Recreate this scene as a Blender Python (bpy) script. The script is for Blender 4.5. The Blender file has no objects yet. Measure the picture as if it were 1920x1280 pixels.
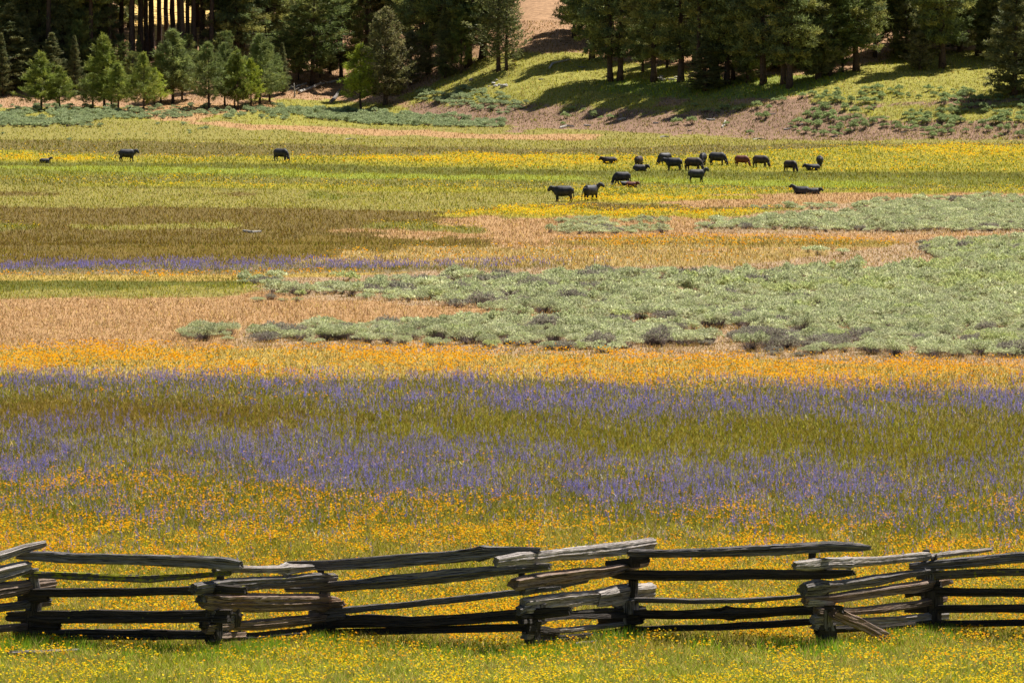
import bpy, math, random
import numpy as np
from mathutils import Vector, Matrix

# ------------------------------------------------------------------ camera, sky, sun
scene = bpy.context.scene
F = 7500.0            # focal length in pixels of a 1920 px wide frame
HC = 21.66            # camera height above the far meadow
PITCH = math.atan(695.0 / F)
cd = bpy.data.cameras.new('camera'); cam = bpy.data.objects.new('camera', cd)
scene.collection.objects.link(cam); scene.camera = cam
cd.sensor_width = 36.0; cd.lens = F * 36.0 / 1920.0
cd.clip_start = 0.5; cd.clip_end = 6000
cam.location = (0, 0, HC); cam.rotation_euler = (math.pi / 2 - PITCH, 0, 0)

SUN_EL = math.radians(60); SX, SY = 0.75, 0.66
world = bpy.data.worlds.new("World"); scene.world = world; world.use_nodes = True
wn = world.node_tree; bg = wn.nodes['Background']
sky = wn.nodes.new('ShaderNodeTexSky'); sky.sky_type = 'NISHITA'; sky.sun_disc = False
sky.sun_elevation = SUN_EL; sky.sun_rotation = math.atan2(SX, SY)
wn.links.new(sky.outputs[0], bg.inputs['Color']); bg.inputs['Strength'].default_value = 0.05
sl = bpy.data.lights.new('sun', 'SUN'); so = bpy.data.objects.new('sun', sl); scene.collection.objects.link(so)
sl.energy = 5.0; sl.angle = math.radians(0.53); sl.color = (1.0, 0.95, 0.86)
so.location = (60, 60, 90)
sd = Vector((SX * math.cos(SUN_EL), SY * math.cos(SUN_EL), math.sin(SUN_EL)))
so.rotation_euler = sd.to_track_quat('Z', 'Y').to_euler()
scene.view_settings.view_transform = 'Standard'; scene.view_settings.look = 'None'
scene.view_settings.exposure = 0.8; scene.view_settings.gamma = 1.0
scene.cycles.max_bounces = 5; scene.cycles.diffuse_bounces = 3; scene.cycles.transmission_bounces = 3
scene.cycles.transparent_max_bounces = 6

rng = np.random.default_rng(7)
random.seed(11)
cP, sP = math.cos(PITCH), math.sin(PITCH)

# ------------------------------------------------------------------ projection helpers
def ray(px, py):
    a = (np.asarray(px, float) - 960.0) / F; b = (640.0 - np.asarray(py, float)) / F
    den = cP + b * sP
    return a / den, (-sP + b * cP) / den          # x per metre of depth, z per metre of depth
def project(x, y, z):
    k = (z - HC) / y; u = x / y
    b = (sP + k * cP) / (cP - k * sP)
    return 960.0 + F * u * (cP + b * sP), 640.0 - b * F

# ------------------------------------------------------------------ noise
_tab = rng.random((256, 256))
def vnoise(x, y):
    x = np.asarray(x, float); y = np.asarray(y, float)
    xi = np.floor(x).astype(int); yi = np.floor(y).astype(int)
    fx = x - xi; fy = y - yi; fx = fx * fx * (3 - 2 * fx); fy = fy * fy * (3 - 2 * fy)
    x0 = xi & 255; x1 = (xi + 1) & 255; y0 = yi & 255; y1 = (yi + 1) & 255
    return (_tab[x0, y0] * (1 - fx) + _tab[x1, y0] * fx) * (1 - fy) + (_tab[x0, y1] * (1 - fx) + _tab[x1, y1] * fx) * fy
def fbm(x, y, o=4):
    s = 0; a = .5; t = 0
    for i in range(o):
        s = s + a * (vnoise(x * 2 ** i + 17.3 * i, y * 2 ** i + 5.1 * i) - .5); t += a; a *= .5
    return s / t * 2       # about -1..1

# ------------------------------------------------------------------ terrain
_pd = np.array([-80, 0, 30, 53.5, 60, 77, 102, 140, 225, 300, 375, 420, 460, 2000.])
_pz = np.array([20.0, 16.9, 14.25, 12.14, 11.62, 10.83, 10.03, 8.5, 5.0, 2.35, .12, 0., 0., 0.])
_m = np.zeros(len(_pd)); _s = np.diff(_pz) / np.diff(_pd)
for i in range(1, len(_pd) - 1):
    a_, b_ = _s[i - 1], _s[i]
    _m[i] = 0 if a_ * b_ <= 0 else 2 * a_ * b_ / (a_ + b_)
_m[0] = _s[0]
def zmeadow(d):
    d = np.clip(np.asarray(d, float), _pd[0], _pd[-1] - 1e-3)
    i = np.clip(np.searchsorted(_pd, d, side='right') - 1, 0, len(_pd) - 2)
    h = _pd[i + 1] - _pd[i]; t = (d - _pd[i]) / h
    return ((2 * t**3 - 3 * t**2 + 1) * _pz[i] + (t**3 - 2 * t**2 + t) * h * _m[i]
            + (-2 * t**3 + 3 * t**2) * _pz[i + 1] + (t**3 - t**2) * h * _m[i + 1])
def dflat(py): return HC / -ray(960, py)[1]
HILL = {   # column: foot of the slope (row), then (metres beyond it, row)
    -400: (240, [(18, 228), (36, 213), (50, 201), (60, 190), (70, 166), (84, 130), (104, 80), (136, 10), (180, -60)]),
    300: (240, [(18, 228), (36, 213), (50, 201), (60, 190), (70, 166), (84, 130), (104, 80), (136, 10), (180, -60)]),
    560: (228, [(14, 215), (26, 203), (34, 195), (40, 186), (50, 166), (64, 130), (86, 80), (116, 10), (160, -60)]),
    640: (220, [(10, 210), (20, 200), (28, 193), (34, 186), (46, 160), (60, 130), (80, 80), (110, 10), (150, -60)]),
    780: (226, [(7, 215), (13, 200), (20, 182), (30, 158), (38, 140), (50, 112), (72, 60), (110, -20), (150, -80)]),
    900: (233, [(4, 221), (8, 206), (14, 188), (22, 168), (29, 152), (36, 135), (50, 102), (72, 52), (110, -20)]),
    1000: (238, [(4, 226), (7, 208), (13, 188), (20, 168), (27, 149), (33, 133), (44, 105), (62, 60), (90, 0)]),
    1150: (243, [(4, 228), (7, 212), (12, 192), (19, 172), (26, 157), (32, 148), (44, 126), (62, 88), (100, 15)]),
    1400: (256, [(5, 236), (10, 215), (15, 196), (21, 178), (27, 163), (35, 150), (46, 130), (64, 92), (105, 15)]),
    1600: (262, [(6, 236), (12, 206), (17, 183), (23, 165), (30, 150), (40, 130), (56, 100), (90, 40), (130, -30)]),
    1920: (267, [(6, 236), (13, 205), (20, 178), (27, 160), (38, 140), (52, 110), (76, 60), (115, -20), (160, -90)]),
    2600: (275, [(6, 236), (13, 205), (20, 178), (27, 160), (38, 140), (52, 110), (76, 60), (115, -20), (160, -90)]),
}
_dg = np.arange(480.0, 1600.0, 1.0)
_cols = np.array(sorted(HILL)); _hz = []
for c in sorted(HILL):
    toe, pts = HILL[c]; dt = float(dflat(toe))
    ds = [480.0, dt - 3]; zs = [0.0, 0.0]
    ds.append(dt + 1.5); zs.append(0.25)
    for dd, py in pts:
        ds.append(dt + dd); zs.append(max(0.2, HC + float(ray(960, py)[1]) * (dt + dd)))
    ds += [dt + 320, dt + 620, dt + 1100]; zs += [zs[-1] + 34, zs[-1] + 78, zs[-1] + 100]
    row = np.interp(_dg, ds, zs)
    k = np.ones(5) / 5; row = np.convolve(np.pad(row, 2, mode='edge'), k, 'valid')
    _hz.append(row)
_hz = np.array(_hz)
_cf = np.arange(-400, 2601, 20); _hf = np.array([np.interp(_cf, _cols, _hz[:, j]) for j in range(len(_dg))]).T
_k = np.array([1, 2, 3, 2, 1]) / 9
_hf = np.array([np.convolve(np.pad(_hf[:, j], 2, mode='edge'), _k, 'valid') for j in range(_hf.shape[1])]).T
def T(x, y):
    x = np.asarray(x, float); y = np.asarray(y, float)
    z = zmeadow(y)
    z = z + np.where(y < 480, 0.10 * fbm(x * .12, y * .05, 3) * np.clip(y / 100., .3, 1), 0)
    c = np.clip((x / np.maximum(y, 100) * F + 960 + 400) / 20, 0, len(_cf) - 1.001)
    d = np.clip(y - 480, 0, len(_dg) - 1.001)
    ci = c.astype(int); di = d.astype(int); fc = c - ci; fd = d - di
    h = (_hf[ci, di] * (1 - fc) + _hf[np.minimum(ci + 1, len(_cf) - 1), di] * fc) * (1 - fd) \
        + (_hf[ci, di + 1] * (1 - fc) + _hf[np.minimum(ci + 1, len(_cf) - 1), di + 1] * fc) * fd
    rough = np.clip(h / 1.5, 0, 1)
    h = h + rough * (0.55 * fbm(x * .11, y * .11, 3) + 0.28 * fbm(x * .6, y * .6, 3))
    return np.where(y > 480, z + h, z)
# lookup: row -> depth on the meadow (height ignores the small undulation)
_dm = np.linspace(40, 545, 4000); _ym = project(0 * _dm, _dm, zmeadow(_dm))[1]
def dmeadow(py): return np.interp(-np.asarray(py, float), -_ym[::1], _dm)
_hs = np.concatenate([np.arange(45, 120, 1.0), np.arange(120, 480, 4.0), np.arange(480, 760, 1.0), np.arange(760, 1100, 4.0)])
def hit(px, py):
    """point of the ground seen at a pixel (arrays)"""
    px = np.atleast_1d(np.asarray(px, float)); py = np.atleast_1d(np.asarray(py, float))
    if len(px) > 400:
        r = [hit(px[i:i + 400], py[i:i + 400]) for i in range(0, len(px), 400)]
        return tuple(np.concatenate([q[j] for q in r]) for j in range(3))
    u, k = ray(px, py); st = _hs[_hs > 480] if py.max() < 264 else _hs
    D = np.broadcast_to(st, (len(px), len(st))); below = HC + k[:, None] * D <= T(u[:, None] * D, D)
    i = np.where(below.any(1), below.argmax(1), len(st) - 1); d1 = st[i].astype(float); d0 = st[np.maximum(i - 1, 0)].astype(float)
    for _ in range(12):
        dm = (d0 + d1) / 2; b = HC + k * dm <= T(u * dm, dm); d1 = np.where(b, dm, d1); d0 = np.where(b, d0, dm)
    return u * d1, d1, T(u * d1, d1)
def hit1(px, py):
    x, y, z = hit(px, py); return float(x[0]), float(y[0]), float(z[0])

# ------------------------------------------------------------------ object helpers
COL = scene.collection
def tag(o, label=None, cat=None, group=None, kind=None):
    if label: o['label'] = label
    if cat: o['category'] = cat
    if group: o['group'] = group
    if kind: o['kind'] = kind
    return o
def link(name, mesh, parent=None, loc=None):
    o = bpy.data.objects.new(name, mesh); COL.objects.link(o)
    if parent is not None: o.parent = parent
    if loc is not None: o.location = loc
    return o
def empty(name, loc, rz=0, sc=1.0):
    o = bpy.data.objects.new(name, None); COL.objects.link(o)
    o.location = loc; o.rotation_euler = (0, 0, rz); o.scale = (sc, sc, sc) if np.isscalar(sc) else sc
    o.empty_display_size = .2
    return o
def mesh_np(name, V, Fc, mat, col=None, smooth=False, matidx=None):
    """V (n,3), Fc (m,3 or 4), col per vertex (n,3)"""
    me = bpy.data.meshes.new(name)
    V = np.asarray(V, np.float32); Fc = np.asarray(Fc, np.int32); k = Fc.shape[1]
    me.vertices.add(len(V)); me.vertices.foreach_set('co', V.ravel())
    me.loops.add(Fc.size); me.loops.foreach_set('vertex_index', Fc.ravel())
    me.polygons.add(len(Fc)); me.polygons.foreach_set('loop_start', np.arange(0, Fc.size, k, dtype=np.int32))
    me.polygons.foreach_set('loop_total', np.full(len(Fc), k, np.int32))
    if smooth: me.polygons.foreach_set('use_smooth', np.ones(len(Fc), bool))
    me.update(calc_edges=True)
    if col is not None:
        ca = me.color_attributes.new('Col', 'FLOAT_COLOR', 'POINT')
        c4 = np.ones((len(V), 4), np.float32); c4[:, :3] = col; ca.data.foreach_set('color', c4.ravel())
    for m in (mat if isinstance(mat, (list, tuple)) else [mat]): me.materials.append(m)
    if matidx is not None: me.polygons.foreach_set('material_index', np.asarray(matidx, np.int32))
    return me

# ------------------------------------------------------------------ materials
def new_mat(name):
    m = bpy.data.materials.new(name); m.use_nodes = True; nt = m.node_tree
    p = nt.nodes['Principled BSDF']; return m, nt, p
def leaf_mat(name, rough=.6, trans=.35, spec=.2, var=.25, base=None, scale=2.0):
    """thin foliage: vertex colour or base colour, varied by noise, partly translucent"""
    m, nt, p = new_mat(name); out = nt.nodes['Material Output']
    if base is None:
        c = nt.nodes.new('ShaderNodeAttribute'); c.attribute_name = 'Col'; cs = c.outputs['Color']
    else:
        c = nt.nodes.new('ShaderNodeRGB'); c.outputs[0].default_value = (*base, 1); cs = c.outputs[0]
    tc = nt.nodes.new('ShaderNodeTexCoord'); n = nt.nodes.new('ShaderNodeTexNoise')
    n.inputs['Scale'].default_value = scale; n.inputs['Detail'].default_value = 2
    nt.links.new(tc.outputs['Object'], n.inputs['Vector'])
    mr = nt.nodes.new('ShaderNodeMapRange'); mr.inputs[1].default_value = .3; mr.inputs[2].default_value = .7
    mr.inputs[3].default_value = 1 - var; mr.inputs[4].default_value = 1 + var
    nt.links.new(n.outputs[0], mr.inputs[0])
    mx = nt.nodes.new('ShaderNodeVectorMath'); mx.operation = 'SCALE'
    nt.links.new(cs, mx.inputs[0]); nt.links.new(mr.outputs[0], mx.inputs['Scale'])
    nt.links.new(mx.outputs[0], p.inputs['Base Color'])
    p.inputs['Roughness'].default_value = rough; p.inputs['Specular IOR Level'].default_value = spec
    tr = nt.nodes.new('ShaderNodeBsdfTranslucent'); nt.links.new(mx.outputs[0], tr.inputs['Color'])
    ms = nt.nodes.new('ShaderNodeMixShader'); ms.inputs[0].default_value = trans
    nt.links.new(p.outputs[0], ms.inputs[1]); nt.links.new(tr.outputs[0], ms.inputs[2])
    nt.links.new(ms.outputs[0], out.inputs['Surface'])
    return m
M_grass = leaf_mat('grass_blades', .6, .42, .12, .15, scale=.6)
M_petal = leaf_mat('petals', .7, .4, .04, .08, scale=1.0)
M_sage = leaf_mat('sage_leaves', .9, .5, .05, .10, scale=1.2)
M_needle = leaf_mat('pine_needles', .55, .38, .2, .45, scale=.6)

def ground_mat():
    m, nt, p = new_mat('meadow_soil')
    c = nt.nodes.new('ShaderNodeAttribute'); c.attribute_name = 'Col'
    tc = nt.nodes.new('ShaderNodeTexCoord')
    n = nt.nodes.new('ShaderNodeTexNoise'); n.inputs['Scale'].default_value = 1.1; n.inputs['Detail'].default_value = 8
    n.inputs['Roughness'].default_value = .7
    nt.links.new(tc.outputs['Object'], n.inputs['Vector'])
    mr = nt.nodes.new('ShaderNodeMapRange'); mr.inputs[1].default_value = .3; mr.inputs[2].default_value = .7
    mr.inputs[3].default_value = .6; mr.inputs[4].default_value = 1.35
    nt.links.new(n.outputs[0], mr.inputs[0])
    mx = nt.nodes.new('ShaderNodeVectorMath'); mx.operation = 'SCALE'
    nt.links.new(c.outputs['Color'], mx.inputs[0]); nt.links.new(mr.outputs[0], mx.inputs['Scale'])
    nt.links.new(mx.outputs[0], p.inputs['Base Color']); p.inputs['Roughness'].default_value = .95
    p.inputs['Specular IOR Level'].default_value = .1
    b = nt.nodes.new('ShaderNodeBump'); b.inputs['Strength'].default_value = .6; b.inputs['Distance'].default_value = .25
    nt.links.new(n.outputs[0], b.inputs['Height']); nt.links.new(b.outputs[0], p.inputs['Normal'])
    return m
M_ground = ground_mat()

def wood_mat(name, dark, light, lichen=0.0, brown=(.2, .12, .07), bmix=.3):
    """weathered split wood; attribute 'Col' carries (along, around, height on the rail)"""
    m, nt, p = new_mat(name); L = nt.links.new
    a = nt.nodes.new('ShaderNodeAttribute'); a.attribute_name = 'Col'
    mp = nt.nodes.new('ShaderNodeMapping'); mp.inputs['Scale'].default_value = (1.3, 16, 1); L(a.outputs['Vector'], mp.inputs[0])
    n = nt.nodes.new('ShaderNodeTexNoise'); n.inputs['Scale'].default_value = 2.2; n.inputs['Detail'].default_value = 7
    n.inputs['Roughness'].default_value = .65; n.inputs['Distortion'].default_value = .4; L(mp.outputs[0], n.inputs['Vector'])
    r = nt.nodes.new('ShaderNodeValToRGB'); r.color_ramp.elements[0].position = .40; r.color_ramp.elements[1].position = .62
    r.color_ramp.elements[0].color = (*dark, 1); r.color_ramp.elements[1].color = (*light, 1)
    e = r.color_ramp.elements.new(.44); e.color = (*[d * .45 + l * .55 for d, l in zip(dark, light)], 1)
    L(n.outputs[0], r.inputs[0])
    tc = nt.nodes.new('ShaderNodeTexCoord'); n2 = nt.nodes.new('ShaderNodeTexNoise'); n2.inputs['Scale'].default_value = 1.7
    n2.inputs['Detail'].default_value = 3; L(tc.outputs['Object'], n2.inputs['Vector'])
    r2 = nt.nodes.new('ShaderNodeMapRange'); r2.inputs[1].default_value = .48; r2.inputs[2].default_value = .68
    r2.inputs[4].default_value = bmix; L(n2.outputs[0], r2.inputs[0])
    mb = nt.nodes.new('ShaderNodeMix'); mb.data_type = 'RGBA'; L(r2.outputs[0], mb.inputs[0]); L(r.outputs[0], mb.inputs[6])
    mb.inputs[7].default_value = (*brown, 1); last = mb.outputs[2]
    if lichen > 0:
        g = nt.nodes.new('ShaderNodeNewGeometry'); sx = nt.nodes.new('ShaderNodeSeparateXYZ'); L(g.outputs['Normal'], sx.inputs[0])
        n3 = nt.nodes.new('ShaderNodeTexNoise'); n3.inputs['Scale'].default_value = 9; n3.inputs['Detail'].default_value = 5
        L(tc.outputs['Object'], n3.inputs['Vector'])
        ad = nt.nodes.new('ShaderNodeMath'); ad.operation = 'MULTIPLY_ADD'; L(sx.outputs[2], ad.inputs[0]); ad.inputs[1].default_value = .16
        L(n3.outputs[0], ad.inputs[2])
        mr = nt.nodes.new('ShaderNodeMapRange'); mr.inputs[1].default_value = .80 - lichen * .3; mr.inputs[2].default_value = .84 - lichen * .3
        L(ad.outputs[0], mr.inputs[0])
        ml = nt.nodes.new('ShaderNodeMix'); ml.data_type = 'RGBA'; L(mr.outputs[0], ml.inputs[0]); L(last, ml.inputs[6])
        ml.inputs[7].default_value = (.42, .40, .02, 1); last = ml.outputs[2]
    L(last, p.inputs['Base Color']); p.inputs['Roughness'].default_value = .8; p.inputs['Specular IOR Level'].default_value = .25
    m2 = nt.nodes.new('ShaderNodeMapping'); m2.inputs['Scale'].default_value = (.9, 34, 1); L(a.outputs['Vector'], m2.inputs[0])
    nc = nt.nodes.new('ShaderNodeTexNoise'); nc.inputs['Scale'].default_value = 1.6; nc.inputs['Detail'].default_value = 4; nc.inputs['Distortion'].default_value = .8; L(m2.outputs[0], nc.inputs['Vector'])
    rc = nt.nodes.new('ShaderNodeMapRange'); rc.inputs[1].default_value = .40; rc.inputs[2].default_value = .47; rc.inputs[3].default_value = .18; L(nc.outputs[0], rc.inputs[0])
    vc = nt.nodes.new('ShaderNodeVectorMath'); vc.operation = 'SCALE'; L(last, vc.inputs[0]); L(rc.outputs[0], vc.inputs['Scale']); L(vc.outputs[0], p.inputs['Base Color'])
    b = nt.nodes.new('ShaderNodeBump'); b.inputs['Strength'].default_value = 1.0; b.inputs['Distance'].default_value = .04
    L(n.outputs[0], b.inputs['Height']); L(b.outputs[0], p.inputs['Normal'])
    return m
M_wood = wood_mat('weathered_wood', (.02, .018, .017), (.30, .27, .255), .02)
M_wood_pale = wood_mat('pale_sunlit_wood', (.10, .085, .08), (.60, .53, .48), .0, (.35, .22, .13), .35)  # rail wood for the sunlit panels, sunlight put into its paler colour
M_wood_brown = wood_mat('brown_split_wood', (.07, .045, .035), (.40, .29, .22), .0, (.30, .16, .09), .5)
M_wood_dark = wood_mat('dark_shaded_wood', (.008, .007, .006), (.075, .062, .052), .04, (.10, .06, .04), .3)  # rail wood for the shaded panels, shade put into its near-black colour
M_wood_moss = wood_mat('mossy_wood', (.03, .025, .02), (.22, .19, .15), .75)
M_bark = wood_mat('pine_bark', (.02, .014, .011), (.13, .085, .06), 0, (.16, .08, .045), .5)
M_dead = wood_mat('bleached_deadwood', (.2, .18, .16), (.7, .66, .6), 0, (.4, .34, .28), .3)

# ------------------------------------------------------------------ what grows where
# each kind: ground colour, [(blade colour, weight)], blade height, flowers {kind: share of cover}
GR = (.20, .225, .02); GY = (.34, .32, .015); GM = (.15, .17, .012); OL = (.23, .175, .018); BR = (.21, .14, .022)
RB = (.19, .11, .03); TA = (.39, .25, .095); PT = (.40, .24, .11); ST = (.55, .42, .12); WH = (.85, .78, .55); DK = (.09, .08, .012)
KINDS = {
 'light':  ((.22, .19, .05), [(GY, 3), (ST, .7), (GM, 1.2), (OL, 1.6), (TA, .6)], .22, {}),
 'olive':  ((.15, .12, .04), [(OL, 3), (BR, 2), (GM, 2), (GY, .8)], .25, {'yellow': .02}),
 'green':  ((.15, .15, .03), [(GR, .9), (GY, 2.4), (GM, 1.6), (OL, 1.8)], .25, {'yellow': .01}),
 'bright': ((.20, .23, .03), [((.31, .31, .035), 2), (GY, 2.4), (GR, .6), (OL, .5)], .25, {}),
 'deep':   ((.11, .11, .02), [(GM, 2.4), (OL, 2.5), (GR, 1), (DK, .6)], .25, {}),
 'brown':  ((.14, .10, .03), [(BR, 3), (RB, 1.6), (OL, 2.8), (DK, .6), (TA, .3)], .25, {}),
 'tan':    ((.36, .215, .10), [(TA, 3), (PT, 3), (ST, 1), (OL, .5)], .22, {}),
 'yellow': ((.24, .21, .03), [(GY, 3), (GR, 1), (GM, 1.6), (OL, 1.2)], .25, {'yellow': .24, 'orange': .05}),
 'golden': ((.30, .24, .03), [(GY, 3), (GM, .8), (OL, 1.5)], .25, {'yellow': .85, 'orange': .4}),
 'sparse': ((.17, .15, .04), [(OL, 2), (GM, 2), (GY, 1), (BR, 1)], .25, {'yellow': .12}),
 'orange': ((.28, .20, .06), [(TA, 2), (OL, 2), (ST, 1), (GM, 1)], .25, {'orange': .75}),
 'specks': ((.32, .22, .08), [(TA, 2.4), (OL, 1.5), (ST, 1.5), (WH, .6)], .25, {'orange': .2, 'white': .05}),
 'camasfar': ((.2, .15, .08), [(OL, 2), (TA, 1), (GM, 1)], .25, {'purple': .6, 'white': .03}),
 'mixgold': ((.36, .25, .06), [(TA, 1.8), (ST, 1.3), (OL, 1.4), (GM, .8), (WH, .5)], .25, {'orange': .78}),
 'camas':  ((.14, .11, .04), [(OL, 2), (GM, 1.6), (BR, 1.2), (ST, .9), (GY, 1.8), (WH, .25)], .21, {'purple': 1.2, 'orange': .04}),
 'gap':    ((.15, .13, .02), [((.27, .215, .018), 3.4), (GM, 2), (OL, 2), (BR, 2.0), (GY, 1.4), (ST, .35), (DK, .2)], .22, {'purple': .20}),
 'gapbrown': ((.14, .095, .02), [((.24, .18, .025), 2.6), (OL, 2), (BR, 2.2), (RB, .7), (GM, 1.2), (GY, .4), (ST, .3), (DK, .2)], .22, {'purple': .06}),
 'blend':  ((.14, .11, .03), [(OL, 2), (GM, 2), (GY, 1.6), (ST, .7), (BR, .8), (WH, .18)], .26, {'purple': .30, 'orange': .36}),
 'field':  ((.17, .13, .03), [(OL, 1.4), (GY, 2.6), (GM, 1.2), (ST, 1.6), (TA, 1.0), (WH, .18)], .24, {'orange': .62, 'yellow': .25, 'purple': .05}),
 'fence':  ((.17, .15, .03), [(OL, 1.2), (GY, 3), (GM, .8), (ST, 1.6), (TA, 1.2), (GR, .8)], .23, {'orange': .38, 'yellow': .32}),
 'front':  ((.16, .18, .03), [(GY, 3.4), (GR, 1.4), ((.32, .40, .03), 1.8), (ST, 2.0), (TA, 1.4), (GM, .6)], .17, {'yellow': .5, 'orange': .10}),
 'sageland': ((.33, .23, .14), [(TA, 2), (PT, 1), (OL, 1), (ST, .6)], .18, {}),
 'soil':   ((.24, .15, .10), [((.13, .075, .05), 1.8), (OL, 1.2), ((.32, .21, .14), 1.2), (GM, 1.4), (GY, .9)], .26, {}),
 'slope':  ((.25, .23, .05), [(GY, 4), (ST, .8), (TA, .5), (OL, 1), (GR, .8)], .25, {}),
 'lush':   ((.20, .22, .05), [((.24, .33, .03), 3), (GY, 2), (TA, .6)], .4, {}),
 'floor':  ((.34, .205, .115), [(TA, 1), (BR, 1.6), ((.40, .24, .14), 1.5), (OL, .6)], .15, {}),
 'sunlit_gold':   ((.70, .48, .17), [((.75, .52, .18), 2), (ST, 1)], .3, {}),  # golden hillside, brightened in its colour for the sunlit gap
}
KN = list(KINDS); KI = {k: i for i, k in enumerate(KN)}
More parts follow.
